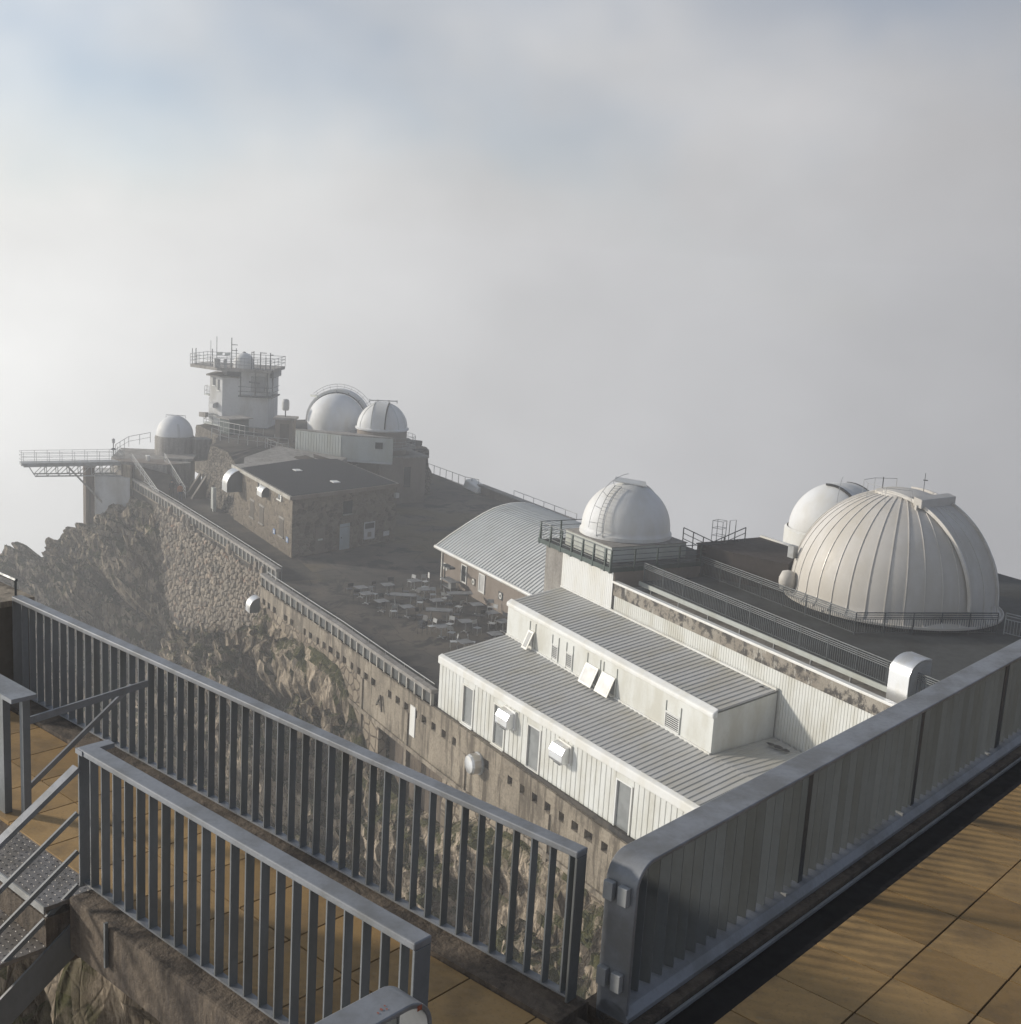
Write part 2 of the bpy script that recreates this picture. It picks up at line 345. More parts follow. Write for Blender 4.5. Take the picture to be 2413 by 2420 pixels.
# ================================================================ LARGE STRUCTURE: mountain, courtyard, path
def bw(a_):   # outer face of the retaining wall / parapet line
    return lerp([(-110, -6), (-66, -2.4), (-52, -1.4), (-40, -.7), (-30, -.2), (-26.6, -.05), (-26.5, -1.4), (-24, -1.35), (-17, -.95), (-13, -.7), (-7, -.5), (0, -.2), (20, 1.1), (45, 2.8)], a_)
ZR = [(-120, -2), (-84, 1), (-72, 5.2), (-66, 7.3), (-58, 7.3), (-54.5, 6.4), (-52, 3.0), (-49, .9), (-46, .4), (-40, 1.8), (-36, 2.8), (-31, 3.0), (-28.5, 5.2), (-25, 6.7), (-18, 6.3), (-12.5, 6.4), (-10.5, 5.0), (-8, 3.0), (-5, 1.4), (1, 1.4), (4, 3.6), (8, 4.4), (14, 4.6), (20, 4.6), (30, 5), (45, 6)]
KS = [(-120, 1.5), (-84, 1.2), (-72, .75), (-66, .62), (-58, .70), (-50, .95), (-40, .95), (-28, 1.0), (-14, 1.1), (0, 1.4), (20, 1.7), (45, 2)]
E1 = Vector((.9420, .3356, 0)); E2 = Vector((-.3356, .9420, 0)); E0 = Vector((47.6, -22.0, 0)); Z0 = 25.55
def FG(p, q, z): return E0 + E1 * p + E2 * q + Vector((0, 0, z))
def rocky(a_, s_, z_, amp):
    # craggy displacement with leaning layers
    P_ = Vector((a_, s_, z_))
    lv = Vector((P_.x * .30 + P_.z * .30, P_.y * .5 - P_.z * .2, P_.z * .26 - P_.x * .08))
    d, _p = noise.voronoi(lv * .55); f1 = d[1] - d[0]
    c = noise.cell(Vector(_p[0]) * 3.1)
    d2, _q = noise.voronoi(lv * 1.7 + Vector((7, 3, 1))); c2 = noise.cell(Vector(_q[0]) * 2.7)
    rid = noise.ridged_multi_fractal(P_ * .16, 1.0, 2.1, 4, 1.0, 2.0)
    return amp * (c * 1.55 + min(f1, .45) * 1.6 - 1.0 + c2 * .55 + (rid - 1.0) * .6 + noise.fractal(P_ * 1.5, .7, 2.1, 4) * .42)
def terrain():
    aa = [-112 + i * 1.2 for i in range(int(34 / 1.2))]
    x = aa[-1] + .3
    while x < 30: aa.append(x); x += .27
    while x < 46: aa.append(x); x += 1.0
    ss = []; s_ = -1.4
    while s_ < 34: ss.append(s_); s_ += .22 if s_ < 16 else (.22 + (s_ - 16) * .09)
    vv = []; nn = len(ss)
    for a_ in aa:
        zr = lerp(ZR, a_); k = lerp(KS, a_); b0 = bw(a_)
        far = max(0, -62 - a_)
        for s_ in ss:
            sp = max(0, s_)
            z = zr - k * sp - .012 * sp * sp
            # knoll on the spur below the cantilever walkway
            z += 3.2 * math.exp(-((a_ + 65) / 5.5) ** 2 - ((s_ - 11.2) / 3.0) ** 2)
            # gully left of the rubble wall
            z -= 2.2 * math.exp(-((a_ + 50.5 - sp * .55) / 2.6) ** 2) * min(1, sp / 2)
            z -= .05 * far * far * .25
            amp = min(1.0, .12 + sp * .30)
            d = rocky(a_, s_, z, amp * 1.25)
            vv.append((a_ + .15 * d, b0 - s_ - .62 * d, z + .72 * d))
    ff = [(i * nn + j, i * nn + j + 1, (i + 1) * nn + j + 1, (i + 1) * nn + j) for i in range(len(aa) - 1) for j in range(nn - 1)]
    me = bpy.data.meshes.new('mountain_slope'); me.from_pydata(vv, [], ff); me.materials.append(M['rock'])
    o = bpy.data.objects.new('mountain_slope', me); COL.objects.link(o); return struct(o)
slope = terrain()
# rock that carries the viewing terrace and the footbridge in the foreground
def near_rock():
    vv = []; ff = []
    us = [-1.9 + i * .10 for i in range(30)]; n_ = 120
    for i, p in enumerate(us):
        for j in range(n_):
            z = 25.22 - j * .12; o_ = (25.22 - z)
            pt = FG(p - .1 * (25 - z) * max(0, (-1.6 - p) / 2), -1.80 - .26 * o_ ** .8, z); d = rocky(pt.x * 1.7, pt.y * 1.7, pt.z * 1.5, .42)
            pt = pt - E2 * d * .9 - E1 * (d * .3 if i else 0); vv.append(tuple(pt))
    for i in range(len(us) - 1):
        for j in range(n_ - 1): ff.append((i * n_ + j, i * n_ + j + 1, (i + 1) * n_ + j + 1, (i + 1) * n_ + j))
    # far side and left end
    base = len(vv); m = MB(); m.v = vv; m.f = ff
    L_ = [FG(-3.55, -1.78, 25.15), FG(-3.2, -.45, 25.1), FG(.4, -.45, 25.1)]
    for j in range(24):
        z = 25.1 - j * .6
        for p, q in ((-1.92 + .02 * j, -1.7), (-1.7, -.9), (.5, -.9)): vv.append(tuple(FG(p, q, z)))
    for j in range(23):
        for k in range(2): ff.append((base + j * 3 + k, base + j * 3 + k + 1, base + j * 3 + 3 + k + 1, base + j * 3 + 3 + k))
    me = bpy.data.meshes.new('summit_or_shade_rock'); me.from_pydata(vv, [], ff); me.materials.append(M['rock'])
    o = bpy.data.objects.new('summit_or_shade_rock', me); COL.objects.link(o); return struct(o)
near_rock()
# shaded rock wall under the far end of the footbridge and the stair
def rock_wall():
    vv = []; ff = []; n1, n2 = 60, 70
    for i in range(n1):
        for j in range(n2):
            p = -11 + i * .16; z = 25.1 - j * .22; pt = FG(p, -.62 - .10 * (25.1 - z), z); d = rocky(pt.x * 1.5, pt.y * 1.5, pt.z * 1.3, .5); pt = pt - E2 * d * .8 - E1 * d * .2; vv.append(tuple(pt))
    ff = [(i * n2 + j, i * n2 + j + 1, (i + 1) * n2 + j + 1, (i + 1) * n2 + j) for i in range(n1 - 1) for j in range(n2 - 1)]
    me = bpy.data.meshes.new('summit_or_shade_rock'); me.from_pydata(vv, [], ff); me.materials.append(M['rock']); o = bpy.data.objects.new('summit_or_shade_rock', me); COL.objects.link(o); return struct(o)
rock_wall()
def shade_block(p0, p1, q0, q1, zt, zb, seed):
    # off-frame mass added to shade the rock wall, four faces and a top
    vv = []; n1 = 44; nz_ = 34; ringp = []
    for k in range(n1):
        t = k / n1 * 4; s_ = int(t); f_ = t - s_
        ringp.append([(p0 + (p1 - p0) * f_, q0), (p1, q0 + (q1 - q0) * f_), (p1 - (p1 - p0) * f_, q1), (p0, q1 - (q1 - q0) * f_)][s_])
    cp, cq = (p0 + p1) / 2, (q0 + q1) / 2
    for j in range(nz_):
        z = zt - (zt - zb) * j / (nz_ - 1)
        for (p, q) in ringp:
            pt = FG(p, q, z); d = rocky(pt.x * 1.4 + seed, pt.y * 1.4, pt.z * 1.2, .4); k_ = (1 + .012 * (zt - z)) * (.55 + .45 * min(1, j / 3.0)); vv.append(tuple(FG(cp + (p - cp) * (k_ + d * .10), cq + (q - cq) * (k_ + d * .10), z + (d * .3 if j < 3 else 0))))
    ff = [(j * n1 + k, j * n1 + (k + 1) % n1, (j + 1) * n1 + (k + 1) % n1, (j + 1) * n1 + k) for j in range(nz_ - 1) for k in range(n1)] + [tuple(range(n1))]
    me = bpy.data.meshes.new('summit_or_shade_rock'); me.from_pydata(vv, [], ff); me.materials.append(M['rock']); o = bpy.data.objects.new('summit_or_shade_rock', me); COL.objects.link(o); return struct(o)
shade_block(-12.6, -9.3, -2.7, -.2, 25.3, 12, 3)
# lower mountain flanks: a broad cone that falls away into the fog on every side
m = MB(); ringn = 48; prof = [(0, -8), (30, -10), (45, -22), (56, -44), (64, -72)]
vv = []
for (r_, z) in prof:
    for k in range(ringn):
        t = 2 * math.pi * k / ringn; jj = 1 + .14 * noise.noise(Vector((math.cos(t) * 2, math.sin(t) * 2, r_ * .02)))
        vv.append((-15 + r_ * 1.25 * math.cos(t) * jj, 14 + r_ * math.sin(t) * jj, z + noise.noise(Vector((math.cos(t) * 5, math.sin(t) * 5, r_ * .05))) * r_ * .04))
m.v = vv; m.f = [(i * ringn + k, i * ringn + (k + 1) % ringn, (i + 1) * ringn + (k + 1) % ringn, (i + 1) * ringn + k) for i in range(len(prof) - 1) for k in range(ringn)]
struct(m.build('mountain_flank', M['rock']))
# building under the viewing terrace (carries the tiled floor towards the camera)
m = MB(); q = [FG(-.02, -9, 0), FG(9, -9, 0), FG(9, 18, 0), FG(-.02, 18, 0)]
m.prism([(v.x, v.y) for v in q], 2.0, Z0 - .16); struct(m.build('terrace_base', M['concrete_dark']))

# courtyard and path sheets
ce = [(a_, bw(a_) + .12) for a_ in (-26.5, -24, -17, -13, -7, 0, 10, 20, 30)]
m = MB(); m.prism([(-70, 6)] + [(-26.5, .1)] + ce + [(30, 31.6), (-76, 31.6)], 7.2, 8.0); struct(m.build('courtyard_ground', M['court']))
m = MB(); pe = [(a_, bw(a_) + .1) for a_ in (-68, -66, -60, -52, -46, -40, -34, -30, -26.6)]
m.prism(pe + [(-26.6, 3.2), (-34, 3.6), (-48, 3.4), (-62, 4.6), (-68, 6)], 7.1, 8.006); struct(m.build('path', M['path']))

# ================================================================ RETAINING WALL WITH PARAPET (lower length)
wall = thing('retaining_wall', 'long weathered concrete retaining wall below the courtyard, with a row of square holes', 'wall', (-5, -.8, 2))
def strip(a0, a1, off0, off1, z0, z1, step=1.5):
    m = MB(); n = max(1, int(abs(a1 - a0) / step)); xs = [a0 + (a1 - a0) * i / n for i in range(n + 1)]
    zf = (lambda z, a_: z(a_) if callable(z) else z)
    for x0, x1 in zip(xs, xs[1:]):
        m.hexa([(x0, bw(x0) + off0, zf(z0, x0)), (x1, bw(x1) + off0, zf(z0, x1)), (x1, bw(x1) + off1, zf(z0, x1)), (x0, bw(x0) + off1, zf(z0, x0)),
                (x0, bw(x0) + off0, zf(z1, x0)), (x1, bw(x1) + off0, zf(z1, x1)), (x1, bw(x1) + off1, zf(z1, x1)), (x0, bw(x0) + off1, zf(z1, x0))])
    return m
WA0, WA1 = -26.3, 27.0
zl = lambda a_: lerp([(-26.3, 8.0), (0, 8.0), (16, 7.72), (27, 7.6)], a_)
strip(WA0, WA1, 0, .5, 7.18, zl).build('upper_band', M['concrete'], wall)
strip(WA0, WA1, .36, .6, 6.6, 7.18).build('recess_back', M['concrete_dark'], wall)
strip(WA0, -9.05, .0, .55, 4.9, 6.74).build('wall_face', M['rubble_render'], wall); strip(-9.05, WA1, .0, .55, 4.9, 6.74).build('wall_face', M['concrete'], wall)
strip(-12, WA1, -.10, .5, 4.66, 4.895).build('ledge', M['concrete'], wall)
strip(WA0, -6.5, .02, .55, -3.0, 4.9).build('lower_wall_face', M['rubble_render'], wall)
strip(1.2, WA1, .04, .55, -6.0, 4.66).build('lower_wall_face', M['rubble_render'], wall)
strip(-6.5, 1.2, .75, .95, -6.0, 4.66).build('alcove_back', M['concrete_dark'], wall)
i = 0; x = WA0 + .1
while x < WA1 - 1:
    wd = random.uniform(.45, .70) if random.random() > .12 else 1.06; m = MB()
    m.hexa([(x, bw(x) + .012, 6.735), (x + wd, bw(x + wd) + .012, 6.735), (x + wd, bw(x) + .4, 6.735), (x, bw(x) + .4, 6.735), (x, bw(x) + .012, 7.185), (x + wd, bw(x + wd) + .012, 7.185), (x + wd, bw(x) + .4, 7.185), (x, bw(x) + .4, 7.185)])
    m.build('pier', M['concrete'], wall); x += 1.06
for x in (-8.9, -2.9, 3.4, 10.8, 19):
    MB().box(x - .16, x + .16, bw(x) - .08, bw(x) + .2, 1.5, 6.73).build('buttress', M['concrete'], wall)
MB().hexa([(-2.55, bw(-2.5) - .05, 5.6), (-1.95, bw(-2) - .05, 5.6), (-1.95, bw(-2) + .01, 5.6), (-2.55, bw(-2.5) + .01, 5.6), (-2.55, bw(-2.5) - .05, 7.3), (-1.95, bw(-2) - .05, 7.3), (-1.95, bw(-2) + .01, 7.3), (-2.55, bw(-2.5) + .01, 7.3)]).build('white_board', M['white_trim'], wall)
strip(WA0, 18.5, -.07, .30, zl, lambda a_: zl(a_) + .07).build('coping_strip', M['concrete_grey'], wall) if False else None
# parapet on top of the wall
def parapet(name, label, a0, a1, zb, zt, zc, sp, off=0.0):
    t = thing(name, label, 'parapet', ((a0 + a1) / 2, bw((a0 + a1) / 2) + .2, zb))
    strip(a0, a1, off - .05, off + .34, zt, zc, .9).build('coping', M['concrete_grey'], t)
    strip(a0, a1, off + .0, off + .28, zb - .12, zb, .9).build('sill', M['concrete'], t)
    x = a0 + .1; n = int((a1 - a0 - .2) / sp); sp = (a1 - a0 - .2) / n
    for k in range(n + 1):
        y = bw(x); MB().box(x - .055, x + .055, y + off - .01, y + off + .16, zb, zt).build('post', M['post_pale'], t)
        if k < n:
            x1 = x + sp; y1 = bw(x1)
            MB().hexa([(x + .055, y + off + .1, zb), (x1 - .055, y1 + off + .1, zb), (x1 - .055, y1 + off + .15, zb), (x + .055, y + off + .15, zb), (x + .055, y + off + .1, zt), (x1 - .055, y1 + off + .1, zt), (x1 - .055, y1 + off + .15, zt), (x + .055, y + off + .15, zt)]).build('panel', M['panel_dark'], t)
        x += sp
    # thin pipe handrail along the inner side
    pts = []; x = a0 + .2
    while x < a1: pts.append((x, bw(x) + off + .42, zc + .12)); x += 1.2
    MB().tube(pts, .028, 6).build('handrail', M['galv'], t, 60)
    for k, p_ in enumerate(pts[::2]): MB().tube([(p_[0], p_[1], 8.0), p_], .02, 5).build('handrail_post', M['galv'], t)
    return t
parapet('parapet', 'concrete parapet with dark panels between pale posts, beside the café tables', -26.2, -.25, 8.0, 8.66, 8.86, .94)
parapet('parapet', 'concrete parapet with dark panels bordering the path, above the rubble wall', -65.5, -26.8, 8.02, 8.72, 8.92, .88)
# vent hoods on the retaining wall
def sheet(arc, x0, x1, th):
    # bent sheet: (y, z) profile swept along x with thickness towards the outside
    out = []
    for i in range(len(arc)):
        a_, b_ = arc[max(i - 1, 0)], arc[min(i + 1, len(arc) - 1)]; d = Vector((b_[0] - a_[0], b_[1] - a_[1])).normalized(); out.append((arc[i][0] + d.y * th, arc[i][1] - d.x * th))
    prof = list(arc) + out[::-1]; n = len(prof); k = len(arc)
    vv = [(x, y, z) for x in (x0, x1) for y, z in prof]; ff = [(i, (i + 1) % n, n + (i + 1) % n, n + i) for i in range(n)]
    for o_ in (0, n): ff += [(o_ + i, o_ + i + 1, o_ + n - 2 - i, o_ + n - 1 - i) for i in range(k - 1)]
    return MB().add(vv, ff)
def barrel_hood(name, label, c, r, ln, mat_side, cat='vent'):
    # quarter-round sheet-metal cowl, axis along the wall, mouth downwards
    t = thing(name, label, cat, c); n = 14; x0, x1 = c[0] - ln / 2, c[0] + ln / 2
    arc = [(c[1] - r * math.sin(math.pi / 2 * k / n), c[2] + r * math.cos(math.pi / 2 * k / n)) for k in range(n + 1)] + [(c[1] - r, c[2] - r * .45)]
    sheet(arc, x0, x1, .03).build('cowl', M['alu'], t, 40)
    for x in (x0 + .02, x1 - .02):
        m = MB(); m.extrude([(x, y, z) for (y, z) in arc] + [(x, c[1], c[2] - r * .45)], (.012, 0, 0)); m.build('side_plate', mat_side, t)  # end plates coloured dark to carry the shade on the flat sides
    return t
barrel_hood('vent_cowl', 'small shiny quarter-round cowl where the rubble wall meets the concrete wall', (-26.9, bw(-26.2) + .05, 6.25), .72, .95, M['dark_steel'])
t = thing('vent_hood', 'round shiny dome-ended vent sticking out of the concrete wall under the white building', 'vent', (4.7, bw(4.7), 6.75))
m = MB(); m.lathe((0, 0, 0), [(.52, 0), (.52, .46), (.44, .56), (0, .66)], 10)
o = m.build('hood', M['alu'], t, 20, local=True); o.rotation_euler = (R(90), 0, 0)
m = MB(); m.lathe((0, 0, 0), [(.57, -.02), (.57, .05), (.0, .05)], 18); o = m.build('flange', M['galv'], t, 40, local=True); o.rotation_euler = (R(90), 0, 0)
# rusty bracket and hanging timbers
t = thing('wall_bracket', 'dark A-shaped iron bracket fixed to the concrete wall', 'bracket', (-6.2, bw(-6.2) - .1, 5.4))
for p0, p1 in (((-6.6, bw(-6.6) - .12, 5.9), (-6.15, bw(-6.1) - .12, 6.6)), ((-6.15, bw(-6.1) - .12, 6.6), (-5.9, bw(-5.9) - .12, 5.7)), ((-6.5, bw(-6.5) - .12, 6.05), (-6.0, bw(-6) - .12, 6.15))):
    MB().bar(p0, p1, .09, .09).build('arm', M['shutter'], t)

# ================================================================ RUBBLE RETAINING WALL (field stones)
rub = thing('rubble_wall', 'dry rubble retaining wall of uneven fieldstones below the path parapet', 'wall', (-40, -1.6, 4))
ZRB = [(-57, 6.4), (-54.3, 5.6), (-51.5, 2.2), (-49.8, .4), (-46, -.2), (-41, 1.0), (-36.5, 2.0), (-32, 2.4), (-28.5, 3.6), (-26.6, 4.8)]
def rb_y(a_, z): return bw(a_) - .10 - (7.9 - z) * .12
m = MB(); xs = [-57 + i * .8 for i in range(39)]
for x0, x1 in zip(xs, xs[1:]):
    f_ = lambda x, z, d: (x, (bw(min(x, -26.7)) - .10 - (7.9 - z) * .12) + d, z)
    z00, z01 = lerp(ZRB, x0) - .8, lerp(ZRB, x1) - .8
    m.hexa([f_(x0, z00, .06), f_(x1, z01, .06), f_(x1, z01, .7), f_(x0, z00, .7), f_(x0, 7.95, .06), f_(x1, 7.95, .06), f_(x1, 7.95, .7), f_(x0, 7.95, .7)])
m.build('mortar_core', M['mortar'], rub)
rs = random.Random(3); seeds = {}; sx, sz = .64, .32
nx, nz_ = int(30.4 / sx), int(8.7 / sz)
for i in range(-1, nx + 1):
    for j in range(-1, nz_ + 1):
        seeds[i, j] = (-57 + (i + .5 * (j % 2) + rs.uniform(-.46, .46)) * sx, -.7 + (j + rs.uniform(-.46, .46)) * sz)
stones = []
for (i, j), (x, z) in seeds.items():
    if not (-56.8 < x < -26.7 and lerp(ZRB, x) - .3 < z < 7.85): continue
    poly = [(x - 1, z - .7), (x + 1, z - .7), (x + 1, z + .7), (x - 1, z + .7)]
    for di in range(-2, 3):
        for dj in range(-2, 3):
            if (di, dj) == (0, 0) or (i + di, j + dj) not in seeds: continue
            ox, oz = seeds[i + di, j + dj]; mx_, mz_ = (x + ox) / 2, (z + oz) / 2; nx_, nz2_ = ox - x, oz - z; out = []
            for k in range(len(poly)):
                A_, B_ = poly[k], poly[(k + 1) % len(poly)]
                da = (A_[0] - mx_) * nx_ + (A_[1] - mz_) * nz2_; db = (B_[0] - mx_) * nx_ + (B_[1] - mz_) * nz2_
                if da <= 0: out.append(A_)
                if da * db < 0: t_ = da / (da - db); out.append((A_[0] + (B_[0] - A_[0]) * t_, A_[1] + (B_[1] - A_[1]) * t_))
            poly = out
            if not poly: break
        if not poly: break
    if len(poly) < 3: continue
    g_ = .025; gx = sum(p[0] for p in poly) / len(poly); gz = sum(p[1] for p in poly) / len(poly)
    d_ = rs.uniform(.06, .26)
    o0 = [(gx + (px - gx) * .88, gz + (pz - gz) * .86) for px, pz in poly]; o1 = [(gx + (px - gx) * .60, gz + (pz - gz) * .58) for px, pz in poly]
    stones.append((x, z, o0, o1, d_))
def add_stone(m, st, ox=0, oy=0, oz=0):
    x, z, o0, o1, d_ = st; n = len(o0); Y = lambda a_, zz: bw(min(a_, -26.7)) - .10 - (7.9 - zz) * .12
    vv = [(p[0] - ox, Y(*p) + .12 - oy, p[1] - oz) for p in o0] + [(p[0] - ox, Y(*p) - d_ * .55 - oy, p[1] - oz) for p in o0] + [(p[0] - ox, Y(*p) - d_ - rs.uniform(-.04, .05) - oy, p[1] - oz) for p in o1]
    ff = [(i, (i + 1) % n, n + (i + 1) % n, n + i) for i in range(n)] + [(n + i, n + (i + 1) % n, 2 * n + (i + 1) % n, 2 * n + i) for i in range(n)] + [tuple(range(2 * n, 3 * n))]
    m.add(vv, ff)
stones.sort(key=lambda s_: -s_[0])
for st in stones[:295]:
    m = MB(); add_stone(m, st); m.build('stone', M['field_stone'], rub)
m = MB()
for st in stones[295:]: add_stone(m, st)
o = m.build('distant_stones', M['field_stone'], rub); o['kind'] = 'stuff'
# ================================================================ WHITE CLAD BUILDING (two levels of shed roof)
def corr(p00, p10, p01, p11, pitch, h, th=.04, prof=((0, 0), (.30, 0), (.42, 1), (.78, 1), (.90, 0))):
    # ribbed sheet: ribs run from edge p00-p10 (front) to edge p01-p11 (back)
    p00, p10, p01, p11 = map(Vector, (p00, p10, p01, p11)); L_ = (p10 - p00).length; n = max(1, round(L_ / pitch))
    up = ((p10 - p00).cross(p01 - p00)).normalized()
    if up.z < 0: up = -up
    ts = [((i + f) / n, hh) for i in range(n) for f, hh in prof] + [(1, 0)]
    m = MB(); k = len(ts)
    vv = [p00.lerp(p10, t) + up * hh * h for t, hh in ts] + [p01.lerp(p11, t) + up * hh * h for t, hh in ts]
    vv += [v - up * (th + hh * h) for v, (t, hh) in zip(vv, ts + ts)]
    ff = [(i, i + 1, k + i + 1, k + i) for i in range(k - 1)] + [(2 * k + i, 3 * k + i, 3 * k + i + 1, 2 * k + i + 1) for i in range(k - 1)]
    ff += [(i, 2 * k + i, 2 * k + i + 1, i + 1) for i in range(k - 1)] + [(k + i, k + i + 1, 3 * k + i + 1, 3 * k + i) for i in range(k - 1)]
    return m.add(vv, ff)
def vcorr(p0, p1, z0, z1, nrm, pitch, h, prof=((0, 0), (.06, 0), (.12, 1), (.94, 1))):
    # upright ribbed cladding between ground points p0 and p1 facing nrm
    p0 = Vector((*p0, 0)); p1 = Vector((*p1, 0)); nrm = Vector((*nrm, 0)).normalized(); n = max(1, round((p1 - p0).length / pitch))
    ts = [((i + f) / n, hh) for i in range(n) for f, hh in prof] + [(1, 0)]; m = MB(); k = len(ts)
    zf = lambda z, t: z[0] + (z[1] - z[0]) * t if hasattr(z, '__len__') else z
    vv = []
    for zz in (z0, z1): vv += [tuple(p0.lerp(p1, t) + nrm * hh * h + Vector((0, 0, zf(zz, t)))) for t, hh in ts]
    vv += [tuple(Vector(v) - nrm * (.06 + hh * h)) for v, (t, hh) in zip(vv, ts + ts)]
    ff = [(i, i + 1, k + i + 1, k + i) for i in range(k - 1)] + [(2 * k + i, 3 * k + i, 3 * k + i + 1, 2 * k + i + 1) for i in range(k - 1)]
    ff += [(i, 2 * k + i, 2 * k + i + 1, i + 1) for i in range(k - 1)] + [(k + i, k + i + 1, 3 * k + i + 1, 3 * k + i) for i in range(k - 1)]
    return m.add(vv, ff)
wb = thing('white_building', 'long white metal-clad building with two stepped grey ribbed roofs above the retaining wall', 'building', (8, 3, 7.7))
FS = .0664; fy = lambda a_: FS * a_
A1 = 27.0
zr_f = 10.82; zr_b = 11.50
FN = Vector((FS, -1, 0)).normalized()
# core walls (behind cladding)
m = MB(); m.hexa([(0.1, fy(.1) + .16, 7.4), (A1, fy(A1) + .16, 7.4), (A1, 7.3, 7.4), (.1, 4.1, 7.4), (.1, fy(.1) + .16, zr_f - .06), (A1, fy(A1) + .16, zr_f - .06), (A1, 7.3, 11.6), (.1, 4.1, zr_b - .07)])
m.build('core_wall', M['white_clad'], wb)
wins = [(2.50, 3.52), (5.43, 6.45), (8.37, 9.45), (15.08, 16.14)]
segs = []; x = 0.0
for (x0, x1) in wins + [(A1, A1)]: segs.append((x, x0 - .06)); x = x1 + .06
zbf = lambda a_: lerp([(0, 8.02), (16, 7.76), (27, 7.6)], a_)
for (x0, x1) in segs:
    vcorr((x0, fy(x0) + .06), (x1, fy(x1) + .06), (zbf(x0), zbf(x1)), 10.40, (FN.x, FN.y), .335, .035).build('cladding', M['white_clad'], wb)
for (x0, x1) in wins:
    # infill above and below, frame, blind
    w_ = MB(); w_.hexa([(x0 - .06, fy(x0) + .03, 10.10), (x1 + .06, fy(x1) + .03, 10.10), (x1 + .06, fy(x1) + .10, 10.10), (x0 - .06, fy(x0) + .10, 10.10), (x0 - .06, fy(x0) + .03, 10.40), (x1 + .06, fy(x1) + .03, 10.40), (x1 + .06, fy(x1) + .10, 10.40), (x0 - .06, fy(x0) + .10, 10.40)]); w_.build('cladding', M['white_clad'], wb)
    zb = zbf(x0) + .16
    pn = MB().hexa([(x0 + .06, fy(x0) + .085, zb), (x1 - .06, fy(x1) + .085, zb), (x1 - .06, fy(x1) + .12, zb), (x0 + .06, fy(x0) + .12, zb), (x0 + .06, fy(x0) + .085, 10.06), (x1 - .06, fy(x1) + .085, 10.06), (x1 - .06, fy(x1) + .12, 10.06), (x0 + .06, fy(x0) + .12, 10.06)])
    po = pn.build('window', M['blind'], wb)
    fr_ = MB()
    for (xa, xb, za, zc_) in ((x0 - .02, x0 + .06, zb - .06, 10.12), (x1 - .06, x1 + .02, zb - .06, 10.12), (x0 + .06, x1 - .06, 10.05, 10.12), (x0 + .06, x1 - .06, zb - .06, zb + .01)):
        fr_.hexa([(xa, fy(xa) - .005, za), (xb, fy(xb) - .005, za), (xb, fy(xb) + .11, za), (xa, fy(xa) + .11, za), (xa, fy(xa) - .005, zc_), (xb, fy(xb) - .005, zc_), (xb, fy(xb) + .11, zc_), (xa, fy(xa) + .11, zc_)])
    fr_.build('frame', M['white_trim'], po)
    sill = MB().hexa([(x0 - .05, fy(x0) - .07, zb - .12), (x1 + .05, fy(x1) - .07, zb - .12), (x1 + .05, fy(x1) + .1, zb - .12), (x0 - .05, fy(x0) + .1, zb - .12), (x0 - .05, fy(x0) - .07, zb - .06), (x1 + .05, fy(x1) - .07, zb - .06), (x1 + .05, fy(x1) + .1, zb - .06), (x0 - .05, fy(x0) + .1, zb - .06)]); sill.build('sill', M['white_trim'], po)
# fascia, roofs
m = MB(); m.hexa([(-.06, fy(0) - .06, 10.40), (A1, fy(A1) - .06, 10.40), (A1, fy(A1) + .14, 10.40), (-.06, fy(0) + .14, 10.40), (-.06, fy(0) - .06, 10.80), (A1, fy(A1) - .06, 10.80), (A1, fy(A1) + .16, 10.92), (-.06, fy(0) + .16, 10.92)])
m.build('fascia', M['white_trim'], wb, bevel=.05)
corr((-.02, fy(0) + .12, zr_f + .04), (A1, fy(A1) + .12, zr_f + .06), (-.25, 4.06, zr_b), (A1, 4.06, zr_b), .335, .034).build('roof_sheet', M['roof_grey'], wb)
corr((17.27, 4.06, 11.51), (A1, 4.06, 11.51), (17.27, 7.30, 11.82), (A1, 7.30, 11.82), .335, .034).build('roof_sheet', M['roof_grey'], wb)
m = MB(); m.prism([(-.04, .1), (.02, .1), (.02, 4.1), (-.2, 4.1)], [7.9, 7.9, 7.9, 7.9], [10.84, 10.84, 11.50, 11.50]); m.build('end_wall', M['white_clad'], wb)
# upper block
UB0, UB1 = -.30, 17.22
m = MB(); m.hexa([(UB0, 4.06, 8.0), (UB1, 4.06, 8.0), (UB1, 7.32, 8.0), (UB0, 7.32, 8.0), (UB0, 4.06, 13.22), (UB1, 4.06, 13.22), (UB1, 7.32, 13.78), (UB0, 7.32, 13.78)]); m.build('upper_wall', M['white_clad'], wb)
m = MB(); m.hexa([(UB0 - .06, 3.96, 13.06), (UB1 + .06, 3.96, 13.06), (UB1 + .06, 4.2, 13.06), (UB0 - .06, 4.2, 13.06), (UB0 - .06, 3.96, 13.28), (UB1 + .06, 3.96, 13.28), (UB1 + .06, 4.25, 13.47), (UB0 - .06, 4.25, 13.47)]); m.build('upper_fascia', M['white_trim'], wb, bevel=.06)
corr((UB0 - .02, 4.22, 13.34), (UB1 + .03, 4.22, 13.34), (UB0 - .02, 7.32, 13.88), (UB1 + .03, 7.32, 13.88), .335, .034).build('upper_roof_sheet', M['roof_grey'], wb)
for p0, p1 in (((-.25, 4.03, 11.53), (UB1, 4.03, 11.53)), ((UB0, 7.27, 13.93), (UB1, 7.27, 13.93))): MB().bar(p0, p1, .1, .09).build('flashing', M['white_trim'], wb)
